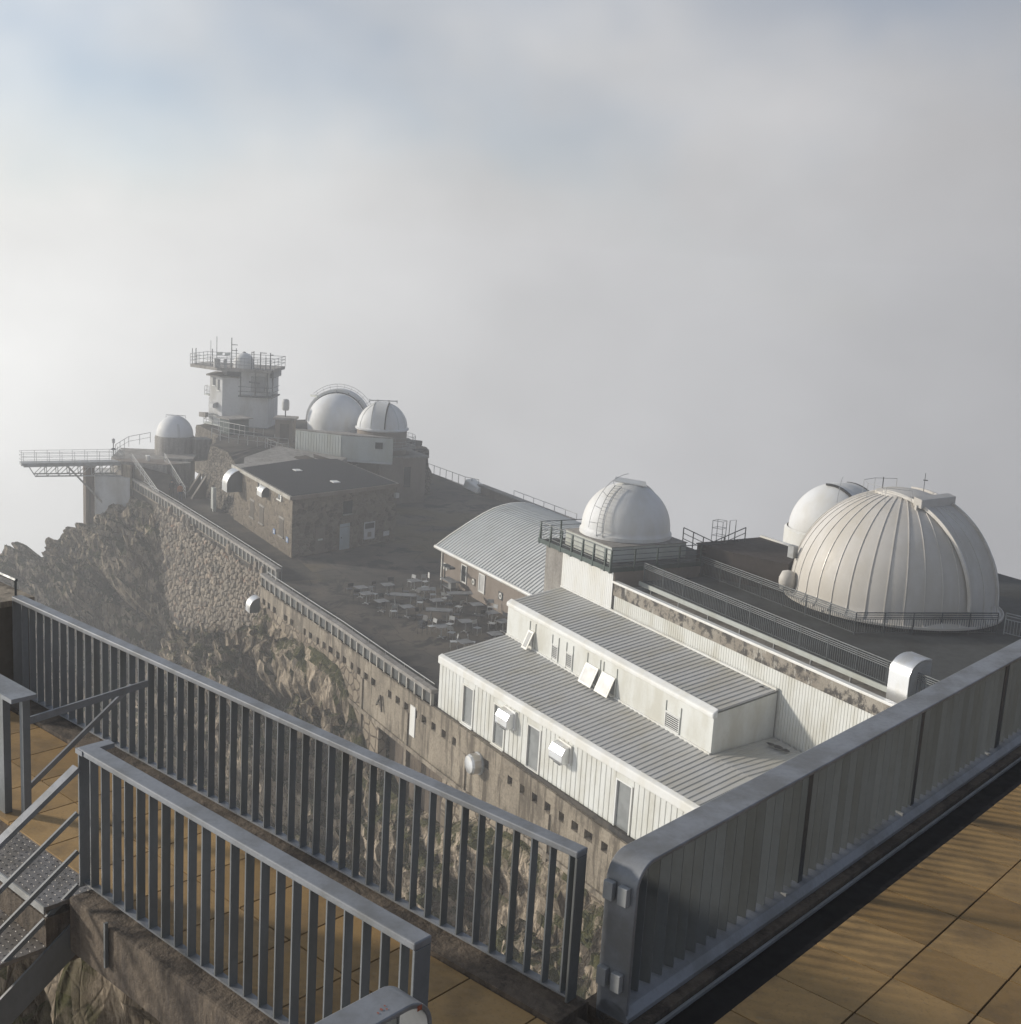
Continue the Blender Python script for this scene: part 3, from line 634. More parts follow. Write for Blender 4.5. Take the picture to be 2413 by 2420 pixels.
def hatch(x0, x1, z0, z1, louvre, name):
    f_ = MB()
    for (xa, xb, za, zc_) in ((x0 - .05, x0, z0 - .05, z1 + .05), (x1, x1 + .05, z0 - .05, z1 + .05), (x0, x1, z1, z1 + .05), (x0, x1, z0 - .05, z0)): f_.box(xa, xb, 4.0, 4.058, za, zc_)
    fo = f_.build(name, M['white_trim'], wb)
    MB().box(x0, x1, 4.035, 4.056, z0, z1).build('pane', M['glass_dark'] if louvre else M['blind'], fo)
    if louvre:
        n = 7
        for k in range(n):
            z = z0 + (z1 - z0) * (k + .35) / n; MB().box(x0 + .02, x1 - .02, 4.018, 4.03, z, z + .032).build('louvre', M['white_trim'], fo)
    for xx in (x0 - .06, x1 + .06): MB().box(xx - .014, xx + .014, 4.02, 4.057, z0 - .12, z1 + .5).build('channel', M['grey_clad'], fo)
    return fo
hatch(4.48, 4.98, 11.72, 12.36, True, 'louvred_window'); hatch(5.84, 6.34, 11.70, 12.36, True, 'louvred_window'); hatch(14.1, 15.04, 11.63, 12.26, True, 'louvred_window')
for (x0, x1, mt) in ((2.2, 2.66, 'blind'), (7.75, 8.75, 'blind_white'), (9.15, 10.15, 'blind_white')):
    fo = hatch(x0, x1, 11.62, 12.42, False, 'hatch_opening')
    # flap hinged at the top, propped open at the bottom
    top = 12.46; ln = .98; ang = R(24); y0 = 3.99; y1 = y0 - ln * math.sin(ang); z1 = top - ln * math.cos(ang); th = .035
    fl = MB().hexa([(x0 - .04, y1, z1), (x1 + .04, y1, z1), (x1 + .04, y0, top), (x0 - .04, y0, top), (x0 - .04, y1 - th, z1 + th * .4), (x1 + .04, y1 - th, z1 + th * .4), (x1 + .04, y0 - th, top + th * .4), (x0 - .04, y0 - th, top + th * .4)]).build('open_flap', M['white_trim'], wb)
    yy = lambda f_: y0 + (y1 - y0) * f_ - th - .006; zz = lambda f_: top + (z1 - top) * f_ + th * .4
    MB().hexa([(x0 + .07, yy(.9), zz(.9)), (x1 - .07, yy(.9), zz(.9)), (x1 - .07, yy(.1), zz(.1)), (x0 + .07, yy(.1), zz(.1)), (x0 + .07, yy(.9) + .01, zz(.9)), (x1 - .07, yy(.9) + .01, zz(.9)), (x1 - .07, yy(.1) + .01, zz(.1)), (x0 + .07, yy(.1) + .01, zz(.1))]).build('flap_pane', M[mt], fl)
# box vents on the front wall
def box_vent(x, label):
    y = fy(x) - .0; t = thing('vent_box', label, 'vent', (x, y, 9.5))
    prof = [(0, 10.24), (-.34, 10.16), (-.50, 9.88), (-.50, 9.55), (-.46, 9.42), (0, 9.50)]
    m = MB(); m.extrude([(x - .52, y + b_, z) for b_, z in prof], (1.02, .07, 0)); m.build('hood', M['alu'], t, bevel=.02)
    MB().box(x - .56, x + .58, y - .04, y + .08, 9.38, 10.30).build('back_plate', M['white_trim'], t)
    MB().box(x - .2, x + .3, y - .40, y - .06, 9.36, 9.42).build('grille', M['dark_steel'], t)
box_vent(6.85, 'shiny metal box vent overlapping the second window of the white building'); box_vent(11.35, 'shiny metal box vent alone on the white ribbed wall, further right')
# dark plants / stains of leaves on the roof
for (x, y, s_) in ((17.95, 6.55, .16), (18.35, 6.6, .2), (18.75, 6.7, .18), (16.7, 6.9, .12)):
    m = MB(); n = 9; z = 11.90 if x > 17.3 else 13.92
    m.add([(x, y, z + .05)] + [(x + s_ * 1.6 * math.cos(k * 6.283 / n) * random.uniform(.6, 1.1), y + s_ * math.sin(k * 6.283 / n) * random.uniform(.6, 1.1), z) for k in range(n)], [(0, 1 + k, 1 + (k + 1) % n) for k in range(n)])
    tag(m.build('debris', M['matt_black']), {17.95: 'small dark clump of debris on the lower roof, furthest from the railing', 18.35: 'dark clump of debris on the lower roof, the middle of three', 18.75: 'dark clump of debris on the lower roof, closest to the railing', 16.7: 'dark clump of debris at the end corner of the upper roof'}[x], 'debris', 'debris on the ribbed roofs')

# ================================================================ TERRACE BUILDING BEHIND (siding, parapet, deck)
tb = thing('terrace_building', 'flat-roofed building behind the white one, with stained parapet and pale ribbed siding', 'building', (16, 14, 8))
BW = 7.33
MB().box(4.6, 38, BW + .14, 30, 7.5, 15.02).build('body', M['concrete_grey'], tb)
vcorr((4.62, BW + .1), (38, BW + .1), 11.6, 14.68, (0, -1), .17, .03).build('siding', M['white_clad'], tb)
MB().box(4.6, 38, BW, BW + .34, 14.69, 15.32).build('parapet_band', M['plaster_stain'], tb)
MB().box(4.5, 38, BW - .07, BW + .22, 15.325, 15.44).build('parapet_cap', M['white_trim'], tb, bevel=.02)
# deck slab on short legs, with the railing
MB().prism([(5.35, 8.45), (38, 8.45), (38, 30), (9.5, 30), (4.7, 17.2), (4.7, 12.6), (5.35, 12.6)], 15.34, 15.5).build('deck_slab', M['deck'], tb)
MB().box(5.3, 38, 8.38, 8.448, 15.30, 15.515).build('deck_edge', M['grey_clad'], tb)
for k in range(14):
    x = 6.2 + k * 2.3; MB().box(x, x + .06, 8.47, 8.53, 15.02, 15.34).build('deck_leg', M['galv'], tb)
# joints on the deck
for k in range(7):
    y = 9.4 + k * .9
# pale panel wall under the dome platform
vcorr((-.36, BW - .03), (4.58, BW - .03), 13.86, 16.02, (0, -1), .17, .012).build('pale_panel', M['white_trim'], tb)
MB().box(-2.2, 4.55, BW + .0, 14.2, 7.6, 15.98).build('platform_body', M['concrete_grey'], tb)
MB().box(4.56, 4.64, BW + .0, 14.2, 14.7, 15.98).build('platform_side', M['brown_wall'], tb)
MB().box(-2.5, 4.72, 6.98, 14.4, 15.985, 16.06).build('platform_slab', M['deck'], tb)
MB().box(-1.1, 3.45, 7.85, 12.6, 16.065, 16.86).build('dome_plinth', M['grey_clad'], tb)
MB().box(-1.15, 3.5, 7.8, 12.65, 16.865, 16.90).build('plinth_cap', M['concrete_grey'], tb)

def railing(name, label, pts, h, posts, rails, mat, pick=None, pickmat=None, closed=False, r=.022, pr=.03, group=None, base=None):
    # pts: polyline at floor level; posts: spacing; rails: list of heights; pick: picket spacing
    t = thing(name, label, 'railing', pts[0], 0, group); P = [Vector(p) for p in pts]
    if closed: P.append(P[0])
    for z in rails: MB().tube([p + Vector((0, 0, z)) for p in P], r if z < h else r * 1.3, 6).build('rail', mat, t)
    seg = []
    for a_, b_ in zip(P, P[1:]):
        n = max(1, round((b_ - a_).length / posts))
        for k in range(n): seg.append(a_.lerp(b_, k / n))
    seg.append(P[-1])
    pm = None
    for p in seg:
        if pm is None: pm = MB().tube([(0, 0, 0), (0, 0, h)], pr, 6).mesh('post'); pm.materials.append(mat)
        inst('post', pm, t, p)
    if pick:
        km = MB().box(-.009, .009, -.009, .009, .1, rails[0] if len(rails) > 1 and rails[0] > .4 else h - .04).mesh('picket'); km.materials.append(pickmat or mat)
        for a_, b_ in zip(P, P[1:]):
            n = max(1, round((b_ - a_).length / pick))
            for k in range(1, n): inst('picket', km, t, a_.lerp(b_, k / n))
        MB().sweep([p + Vector((0, 0, .08)) for p in P], [(-.015, -.015), (.015, -.015), (.015, .015), (-.015, .015)]).build('bottom_rail', mat, t)
    return t
railing('terrace_railing', 'long grey railing along the front edge of the dark roof terrace', [(5.45, 8.56, 15.5), (30, 8.56, 15.5)], .98, 1.62, [.72, .80, .88, .98], M['dark_steel'], .12)
railing('terrace_railing', 'dark railing in front of the big ribbed dome and the brown roof', [(5.0, 12.5, 15.5), (16.1, 12.5, 15.5), (18.2, 19.2, 15.5)], 1.0, 1.5, [.72, .80, .90, 1.0], M['dark_steel'], .12)
railing('terrace_railing', 'short pale railing at the right of the big ribbed dome', [(18.3, 19.6, 15.5), (20.5, 20.2, 15.5), (30, 22.5, 15.5)], 1.0, 1.5, [.72, .88, 1.0], M['galv'], .14)
railing('terrace_railing', 'pale railing behind the big ribbed dome at the frame edge', [(15.4, 24.6, 15.5), (18.2, 24.2, 15.5), (26, 23.2, 15.5)], 1.0, 1.5, [.5, .75, 1.0], M['galv'], .14)
# brown roofed block behind the far railing
bb = thing('roof_block', 'low block with a flat dark brown roof behind the terrace railing', 'building', (6.5, 15, 15.5))
MB().prism([(4.2, 12.75), (6.6, 13.2), (9.45, 14.4), (8.45, 15.6), (7.75, 17.3), (3.9, 17.3)], 15.505, 16.96).build('wall', M['brown_roof'], bb)
MB().prism([(4.15, 12.7), (6.62, 13.15), (9.5, 14.35), (8.5, 15.55), (7.8, 17.32), (3.85, 17.32)], 16.965, 17.02).build('roof', M['brown_roof'], bb)
MB().prism([(3.8, 17.33), (7.8, 17.33), (7.8, 17.5), (3.8, 17.5)], 16.9, 17.12).build('coping', M['white_trim'], bb)
# platform railing with dark uprights
pr_ = thing('platform_railing', 'railing with heavy dark green uprights round the small white dome', 'railing', (1, 7.1, 16))
for x in (-2.35, -1.25, -.1, .98, 2.04, 3.1, 4.22, 4.72):
    MB().hexa([(x - .05, 6.90, 15.88), (x + .05, 6.90, 15.88), (x + .05, 7.06, 15.88), (x - .05, 7.06, 15.88), (x - .035, 6.98, 17.08), (x + .035, 6.98, 17.08), (x + .035, 7.04, 17.08), (x - .035, 7.04, 17.08)]).build('upright', M['green_steel'], pr_)
for y in (8.4, 9.8, 11.2, 12.6, 14.0):
    MB().box(4.74, 4.80, y - .04, y + .04, 15.9, 17.08).build('upright', M['green_steel'], pr_); MB().box(-2.55, -2.49, y - .04, y + .04, 15.9, 17.08).build('upright', M['green_steel'], pr_)
for z in (16.32, 16.55, 16.80, 17.06):
    MB().tube([(-2.52, 14.2, z), (-2.52, 7.0, z), (4.77, 7.0, z), (4.77, 14.2, z)], .018 if z < 17 else .026, 6).build('rail', M['dark_steel'], pr_)
MB().box(-2.5, 4.74, 6.93, 6.975, 15.92, 16.16).build('edge_beam', M['green_steel'], pr_); MB().box(4.735, 4.775, 6.98, 14.2, 15.92, 16.16).build('edge_beam', M['green_steel'], pr_)
# ladder cage and stair rails behind the small dome
lc = thing('ladder_cage', 'hooped access ladder cage beside the small white dome', 'ladder', (3.6, 14.5, 16.1))
for (x, y) in ((3.4, 14.3), (3.9, 14.6), (3.2, 14.8), (3.65, 15.05)): MB().tube([(x, y, 16.1), (x, y, 18.0)], .02, 5).build('stile', M['galv'], lc)
for z in (17.2, 17.6, 18.0): MB().tube([(3.4, 14.3, z), (3.9, 14.6, z), (3.65, 15.05, z), (3.2, 14.8, z)], .014, 5, closed=True).build('hoop', M['galv'], lc)
MB().tube([(4.1, 14.9, 16.1), (4.1, 14.9, 18.1), (4.0, 15.4, 18.1), (4.0, 15.4, 17.0)], .025, 5).build('handrail', M['galv'], lc)
railing('stair_railing', 'sloping stair railing between the small dome and the ladder cage', [(2.6, 13.0, 16.6), (4.1, 13.9, 16.1), (4.6, 15.6, 16.9)], .9, .7, [.3, .6, .9], M['dark_steel'])
# curved metal duct at the right end of the front railing
dc = thing('curved_duct', 'shiny curved sheet-metal duct at the right end of the terrace railing', 'duct', (22.9, 8.7, 15.0))
pts = [(22.55, 8.35, z) for z in (14.0, 15.5, 16.1)] ; n = 12
prof = [(0, 13.8), (0, 16.3)] + [(.75 - .75 * math.cos(math.pi * .5 * k / n), 16.3 + .62 * math.sin(math.pi * .5 * k / n)) for k in range(1, n + 1)] + [(1.05, 16.9)]
sheet([(8.15 + b_, z) for b_, z in prof][::-1], 22.3, 23.3, .05).build('cowl', M['alu'], dc, 30)
for x in (22.31, 23.28): MB().extrude([(x, 8.18 + b_, z - .02) for b_, z in prof] + [(x, 9.2, 13.8)], (.012, 0, 0)).build('side_plate', M['galv'], dc)
MB().box(22.2, 23.4, 8.1, 9.3, 15.0, 15.12).build('flange', M['galv'], dc)
# ================================================================ DOMES
def hemi(R_, n=14, z0=0, squash=1.0, up=90):
    return [(R_ * math.cos(R(up) * k / n), z0 + R_ * squash * math.sin(R(up) * k / n)) for k in range(n + 1)]
def sph(c, R_, az_, el, dr=0): return Vector((c[0] + (R_ + dr) * math.cos(el) * math.cos(az_), c[1] + (R_ + dr) * math.cos(el) * math.sin(az_), c[2] + (R_ + dr) * math.sin(el)))
def shutter_band(c, R_, az_, half, el0, el1, dr, th, n=26, over=0):
    # raised band over a dome along the great circle of azimuth az_, of half width half (metres)
    m = MB(); vv = []; sd = Vector((-math.sin(az_), math.cos(az_), 0)); hz_ = Vector((math.cos(az_), math.sin(az_), 0)); C_ = Vector(c)
    for k in range(n + 1):
        el = el0 + (el1 - el0) * k / n; d = hz_ * math.cos(el) + Vector((0, 0, math.sin(el)))
        for s_, rr in ((-half, dr), (half, dr), (half, dr + th), (-half, dr + th)):
            rad = math.sqrt(max(R_ * R_ - half * half * .9, 1e-3)) + rr; vv.append(C_ + d * rad + sd * s_)
    ff = [(i * 4 + j, i * 4 + (j + 1) % 4, i * 4 + 4 + (j + 1) % 4, i * 4 + 4 + j) for i in range(n) for j in range(4)] + [(3, 2, 1, 0), (n * 4, n * 4 + 1, n * 4 + 2, n * 4 + 3)]
    return m.add(vv, ff)
VIEW = math.atan2(-.48, .87)      # azimuth from the scene towards the camera
# --- small white dome on the platform
sd_ = thing('white_dome', 'small smooth white observatory dome with a ladder, on the railed platform', 'dome', (.8, 10.45, 16.9)); c = (.8, 10.45, 17.32); R_ = 2.40
MB().lathe(c, [(R_, -.02)] + hemi(R_, 20), 56).build('shell', M['dome_white'], sd_, 50)
MB().lathe((c[0], c[1], 16.9), [(R_ + .02, 0), (R_ + .10, .02), (R_ + .10, .22), (R_ + .03, .30), (R_ + .0, .42)], 56).build('base_ring', M['dome_white'], sd_, 40)
sa = R(108)
shutter_band(c, R_, sa, .62, R(8), R(86), .0, .07).build('shutter', M['dome_white'], sd_, 30)
shutter_band(c, R_, sa, .50, R(14), R(78), .075, .02).build('slit', M['matt_black'], sd_, 30)
# lifted shutter plate at the top
p = sph(c, R_, sa - R(90), R(80), .12); MB().hexa([sph(c, R_, VIEW + R(60), R(66), .10), sph(c, R_, VIEW - R(70), R(70), .22), sph(c, R_, VIEW - R(110), R(74), .30), sph(c, R_, VIEW + R(95), R(70), .20), sph(c, R_, VIEW + R(60), R(66), .16), sph(c, R_, VIEW - R(70), R(70), .28), sph(c, R_, VIEW - R(110), R(74), .36), sph(c, R_, VIEW + R(95), R(70), .26)]).build('top_plate', M['white_trim'], sd_)
# ladder that follows the dome
la = VIEW - R(38); ld = MB(); sdv = Vector((-math.sin(la), math.cos(la), 0)) * .2
ldt = [[sph(c, R_, la, R(e_), .12) + sdv * s_ for e_ in range(-6, 70, 4)] for s_ in (-1, 1)]
lo_ = MB().tube(ldt[0], .022, 5).tube(ldt[1], .022, 5).build('ladder', M['galv'], sd_)
for e_ in range(-4, 68, 5): MB().tube([sph(c, R_, la, R(e_), .12) - sdv, sph(c, R_, la, R(e_), .12) + sdv], .014, 5).build('rung', M['galv'], lo_)
hoopl = [sph(c, R_, la - R(10), R(e_), .5) for e_ in range(4, 92, 6)]; MB().tube(hoopl, .014, 5).build('guard_rail', M['galv'], sd_)
for e_ in (10, 28, 46, 64): MB().tube([sph(c, R_, la - R(10), R(e_), .5), sph(c, R_, la, R(e_), .12) - sdv], .012, 5).build('guard_strut', M['galv'], sd_)
# --- big ribbed dome
bd = thing('ribbed_dome', 'huge pale ribbed observatory dome on the right of the roof terrace', 'dome', (12.8, 18.35, 15.5)); c = (12.72, 18.2, 16.36); R_ = 4.84
prof = [(R_ + .30, -.62), (R_ + .22, -.52), (R_ + .05, -.30), (R_, 0)] + hemi(R_, 22)[1:]
MB().lathe(c, prof, 96).build('shell', M['dome_aged'], bd, 50)
MB().lathe((c[0], c[1], 15.5), [(R_ - .1, 0), (R_ - .1, .4)], 64).build('drum', M['matt_black'], bd)  # near-black colour stands in for the shadow gap below the skirt
MB().lathe((c[0], c[1], 15.5), [(R_ + .3, .22), (R_ + .36, .24), (R_ + .36, .34), (R_ + .3, .36), (R_ + .3, .22)], 64).build('base_ring', M['dome_aged'], bd)
nrib = 36
for k in range(nrib):
    az_ = 2 * math.pi * k / nrib; pts = [(c[0] + (R_ + .30) * math.cos(az_), c[1] + (R_ + .30) * math.sin(az_), c[2] - .60), (c[0] + (R_ + .07) * math.cos(az_), c[1] + (R_ + .07) * math.sin(az_), c[2] - .28)] + [sph(c, R_, az_, R(e_), .0) for e_ in range(0, 81, 5)]
    if k == 0:
        rmesh = MB().sweep([Vector(p) - Vector(c) for p in pts], [(-.016, -.02), (.016, -.02), (.016, .032), (-.016, .032)]).mesh('rib'); rmesh.materials.append(M['dome_seam'])
    inst('rib', rmesh, bd, c, (0, 0, az_))
MB().lathe(c, [(1.30, math.sqrt(R_ ** 2 - 1.3 ** 2) - .06), (1.30, math.sqrt(R_ ** 2 - 1.3 ** 2) + .10), (.9, R_ + .04), (0, R_ + .12)], 40).build('crown', M['dome_aged'], bd, 40)
sa = VIEW + R(38)
shutter_band(c, R_, sa, 1.12, R(2), R(100), .0, .10).build('shutter', M['dome_aged'], bd, 30)
for s_ in (-1.15, 1.15):
    sdv = Vector((-math.sin(sa), math.cos(sa), 0)) * s_; m = MB(); m.sweep([sph(c, math.sqrt(R_ ** 2 - 1.2), sa, R(e_), .12) + sdv for e_ in range(2, 96, 4)], [(-.05, -.06), (.05, -.06), (.05, .1), (-.05, .1)]); m.build('shutter_rail', M['dome_seam'], bd)
# box hood over the top end of the shutter
hz_ = Vector((math.cos(sa), math.sin(sa), 0)); sdv = Vector((-math.sin(sa), math.cos(sa), 0)); b0 = Vector((c[0], c[1], 0)) + hz_ * 1.5
m = MB(); q = [b0 - sdv * 1.4 + Vector((0, 0, 20.85)), b0 + sdv * 1.4 + Vector((0, 0, 20.85)), b0 + sdv * 1.4 + hz_ * .45 + Vector((0, 0, 20.75)), b0 - sdv * 1.4 + hz_ * .45 + Vector((0, 0, 20.75))]
m.hexa(q + [v + Vector((0, 0, .42)) for v in q]); m.build('shutter_hood', M['dome_aged'], bd, bevel=.03)
m = MB()
for s_ in (-1.25, 1.25): m.bar(b0 + sdv * s_ + hz_ * .2 + Vector((0, 0, 20.2)), b0 + sdv * s_ + hz_ * .2 + Vector((0, 0, 20.9)), .4, .12)
m.build('hood_bracket', M['dome_aged'], bd)
# crown walkway rail and weather mast
cr = [(c[0] + 1.9 * math.cos(t / 10 * 6.283), c[1] + 1.9 * math.sin(t / 10 * 6.283), 21.5) for t in range(4, 10)]
MB().tube(cr, .014, 5).build('crown_rail', M['galv'], bd)
for p in cr: MB().tube([p, (p[0], p[1], 20.6)], .012, 5).build('rail_post', M['galv'], bd)
MB().tube([(c[0] + .4, c[1] + .9, 21.0), (c[0] + .4, c[1] + .9, 22.1)], .016, 5).tube([(c[0] + .32, c[1] + .9, 21.75), (c[0] + .55, c[1] + .92, 21.77)], .03, 5).build('weather_mast', M['dark_steel'], bd)
MB().tube([(c[0] - .8, c[1] - .6, 21.0), (c[0] - .8, c[1] - .6, 21.75)], .025, 5).build('mast', M['dark_steel'], bd)
# side drive housing on the left of the dome
dv = VIEW - R(88); p = sph(c, R_, dv, R(2), .35); MB().lathe((p.x, p.y, 16.05), [(0, -.1), (.34, 0), (.42, .3), (.42, .55), (.3, .85), (0, .95)], 16).build('drive_housing', M['dome_aged'], bd, 50)
p = sph(c, R_, VIEW - R(95), R(14), .25); MB().box(p.x - .2, p.x + .2, p.y - .15, p.y + .15, p.z - .1, p.z + .5).build('control_box', M['galv'], bd)
# --- white dome half hidden behind it
hd = thing('white_dome', 'white dome on a round drum, half hidden behind the big ribbed dome', 'dome', (3.3, 23.5, 15)); c = (3.3, 23.5, 17.0); R_ = 2.75
MB().lathe(c, [(R_, -.05)] + hemi(R_, 18), 56).build('shell', M['dome_white'], hd, 50)
MB().lathe((c[0], c[1], 8.0), [(R_ + .22, 0), (R_ + .22, 8.95), (R_ + .1, 9.05)], 56).build('drum', M['white_trim'], hd, 40)
shutter_band(c, R_, VIEW + R(35), .85, R(2), R(100), .0, .09).build('shutter', M['dome_white'], hd, 30)
for s_ in (-.9, .9):
    sdv = Vector((-math.sin(VIEW + R(35)), math.cos(VIEW + R(35)), 0)) * s_
    MB().sweep([sph(c, math.sqrt(R_ ** 2 - .75), VIEW + R(35), R(e_), .07) + sdv for e_ in range(2, 100, 6)], [(-.05, -.05), (.05, -.05), (.05, .07), (-.05, .07)]).build('shutter_seal', M['matt_black'], hd)
MB().tube([sph(c, R_, VIEW - R(20), R(e_), .35) for e_ in range(40, 100, 8)], .015, 5).build('guard_rail', M['galv'], hd)
# ================================================================ CANTEEN WITH BARREL ROOF
cn = thing('canteen', 'brown-walled canteen with a pale barrel-vaulted ribbed roof beside the café tables', 'building', (-14, 18, 8))
CA0, CA1, CB = -24.1, -2.25, 11.68
ARC = [(11.25, 10.50), (12.35, 11.24), (13.76, 12.06), (15.02, 12.74), (15.92, 13.12), (16.7, 13.33), (17.4, 13.44), (18.0, 13.46), (18.6, 13.42), (19.4, 13.24), (20.2, 12.95), (21.2, 12.55), (22.4, 11.96), (23.6, 11.3), (24.6, 10.7)]
m = MB(); m.prism([(CA0, CB), (CA1, CB), (CA1, 24.2), (CA0, 24.2)], 7.9, 10.42); m.build('wall', M['brown_wall'], cn)
m = MB(); m.extrude([(CA0 + .02, b_, z - .12) for b_, z in ARC], (.2, 0, 0)); m.build('gable', M['brown_wall'], cn)
# ribbed vault
prof = ((0, 0), (.50, 0), (.58, 1), (.92, 1)); n = 56; ts = [((i + f) / n, h_) for i in range(n) for f, h_ in prof] + [(1, 0)]
nrm = []
for i in range(len(ARC)):
    a_, b_ = ARC[max(i - 1, 0)], ARC[min(i + 1, len(ARC) - 1)]; d = Vector((0, b_[0] - a_[0], b_[1] - a_[1])).normalized(); nrm.append(Vector((0, -d.z, d.y)))
vv = []
for (b_, z), nn in zip(ARC, nrm): vv += [tuple(Vector((CA0 - .25 + (CA1 - CA0 + .25) * t, b_, z)) + nn * .06 * h_) for t, h_ in ts]
k = len(ts); m = MB(); m.add(vv, [(i * k + j, i * k + j + 1, (i + 1) * k + j + 1, (i + 1) * k + j) for i in range(len(ARC) - 1) for j in range(k - 1)]); m.build('roof_sheet', M['roof_pale'], cn)
m = MB(); m.sweep([(CA0 - .28, b_, z + .03) for b_, z in ARC], [(-.07, -.11), (.07, -.11), (.07, .07), (-.07, .07)]); m.build('verge_trim', M['white_trim'], cn, 40)
MB().tube([(CA0 - .3, 11.2, 10.50), (CA1, 11.2, 10.50)], .14, 10).build('eaves_gutter', M['white_trim'], cn, 60)
MB().box(CA0 + .0, CA0 + .12, CB - .1, CB - .01, 8.0, 10.3).build('downpipe', M['white_trim'], cn)
def cwin(x0, x1, mt):
    o = MB().box(x0, x1, CB - .03, CB - .005, 8.78, 9.94).build('window', M[mt], cn); f_ = MB()
    for (a_, b_, c_, d_) in ((x0 - .1, x0, 8.68, 10.02), (x1, x1 + .1, 8.68, 10.02), (x0, x1, 9.94, 10.02), (x0, x1, 8.68, 8.78)): f_.box(a_, b_, CB - .07, CB - .004, c_, d_)
    f_.build('frame', M['white_trim'], o)
cwin(-20.75, -20.1, 'glass_dark'); cwin(-18.0, -17.3, 'blind_white')
def sign(x, z, w_, h_, label, mat_='white_trim', disc=None, y=CB - .01):
    t = thing('wall_sign', label, 'sign', (x, y, z)); MB().box(x - w_ / 2, x + w_ / 2, y - .03, y, z - h_ / 2, z + h_ / 2).build('board', M[mat_], t)
    if disc:
        m = MB(); n = 18; m.extrude([(x + disc * math.cos(k * 6.283 / n), y - .032, z + disc * 1.1 * math.sin(k * 6.283 / n)) for k in range(n)], (0, -.008, 0)); m.build('disc', M['white_trim'], t)
        m = MB(); m.extrude([(x + disc * .5 * math.cos(k * 6.283 / n), y - .041, z + disc * .55 * math.sin(k * 6.283 / n)) for k in range(n)], (0, -.006, 0)); m.build('emblem', M['dark_steel'], t)
    return t
sign(-23.5, 9.15, .55, .5, 'small white notice at the far corner of the canteen wall')
MB_ = sign(-18.95, 9.14, .62, .52, 'dark square sign with a pale disc between the two canteen windows', 'shutter', .2); sign(-14.9, 9.18, .58, .55, 'dark square sign with a white disc on the canteen wall near the white building', 'dark_steel', .2)
# ================================================================ STONE BUILDING
sb = thing('stone_building', 'rubble-stone building with a flat black roof between the path and the courtyard', 'building', (-42, 7, 8))
SBP = [(-33.3, 3.2), (-37.25, 13.6), (-50.4, 13.2), (-50.6, 9.7), (-48.5, 3.0)]
MB().prism(SBP, 7.9, 12.62).build('wall', M['stone_wall'], sb)
MB().prism([(-33.1, 2.95), (-37.1, 13.75), (-50.5, 13.3), (-50.75, 9.7), (-48.6, 2.8)], 12.62, 12.86).build('roof_slab', M['concrete_grey'], sb)
MB().prism([(-33.42, 3.17), (-37.3, 13.55), (-50.3, 13.15), (-50.5, 9.75), (-46.6, 3.05)], 12.865, 12.90).build('roof_felt', M['black'], sb)
MB().bar((-33.05, 2.93, 12.76), (-48.6, 2.78, 12.76), .06, .3).build('fascia', M['post_pale'], sb)
MB().bar((-33.03, 2.98, 12.76), (-37.05, 13.75, 12.76), .06, .3).build('fascia', M['brown_wall'], sb)
for (x, y) in ((-44.6, 7.4), (-38.6, 8.6)): MB().box(x - .45, x + .45, y - .3, y + .3, 12.9, 12.96).build('roof_light', M['white_trim'], sb)
LD = Vector((-15.2, -.2, 0)).normalized(); LN = Vector((LD.y, -LD.x, 0));
if LN.y > 0: LN = -LN
def lwall(d0, d1, z0, z1, mt, name, out=.02, depth=.06, parent=None):
    p = Vector((-33.3, 3.2, 0)); a_ = p + LD * d0 + LN * out; b_ = p + LD * d1 + LN * out; m = MB()
    m.hexa([a_ + Vector((0, 0, z0)), b_ + Vector((0, 0, z0)), b_ - LN * depth + Vector((0, 0, z0)), a_ - LN * depth + Vector((0, 0, z0)), a_ + Vector((0, 0, z1)), b_ + Vector((0, 0, z1)), b_ - LN * depth + Vector((0, 0, z1)), a_ - LN * depth + Vector((0, 0, z1))])
    return m.build(name, M[mt], parent or sb)
for (d0, d1) in ((9.4, 10.45), (6.9, 7.95), (1.9, 2.95)):
    wo_ = lwall(d0, d1, 9.25, 10.62, 'shutter', 'shuttered_window', .03); lwall(d0 - .08, d1 + .08, 9.13, 9.25, 'concrete_grey', 'sill', .1, .14, wo_)
    lwall(d0 - .1, d1 + .1, 10.62, 10.78, 'concrete_grey', 'lintel', .04, .08, wo_)
for (d0, d1) in ((7.7, 8.5), (2.5, 3.35)):
    wo_ = lwall(d0, d1, 12.1, 12.58, 'glass_dark', 'small_window', .02); lwall(d0 - .1, d0 + .12, 12.02, 12.6, 'white_trim', 'frame', .1, .14, wo_); lwall(d0 - .1, d1 + .1, 11.98, 12.09, 'white_trim', 'sill', .12, .16, wo_)
RD = (Vector((-37.25, 13.6, 0)) - Vector((-33.3, 3.2, 0))).normalized(); RN = Vector((RD.y, -RD.x, 0))
if RN.x < 0: RN = -RN
def rwall(d0, d1, z0, z1, mt, name, out=.02, depth=.06, parent=None):
    p = Vector((-33.3, 3.2, 0)); a_ = p + RD * d0 + RN * out; b_ = p + RD * d1 + RN * out; m = MB()
    m.hexa([a_ + Vector((0, 0, z0)), b_ + Vector((0, 0, z0)), b_ - RN * depth + Vector((0, 0, z0)), a_ - RN * depth + Vector((0, 0, z0)), a_ + Vector((0, 0, z1)), b_ + Vector((0, 0, z1)), b_ - RN * depth + Vector((0, 0, z1)), a_ - RN * depth + Vector((0, 0, z1))])
    return m.build(name, M[mt], parent or sb)
d_ = rwall(4.9, 5.95, 8.0, 10.1, 'pale_door', 'door', .03); rwall(5.0, 5.08, 8.95, 9.05, 'dark_steel', 'handle', .07, .03, d_); rwall(4.92, 5.93, 9.82, 9.86, 'concrete_grey', 'transom', .04, .03, d_)
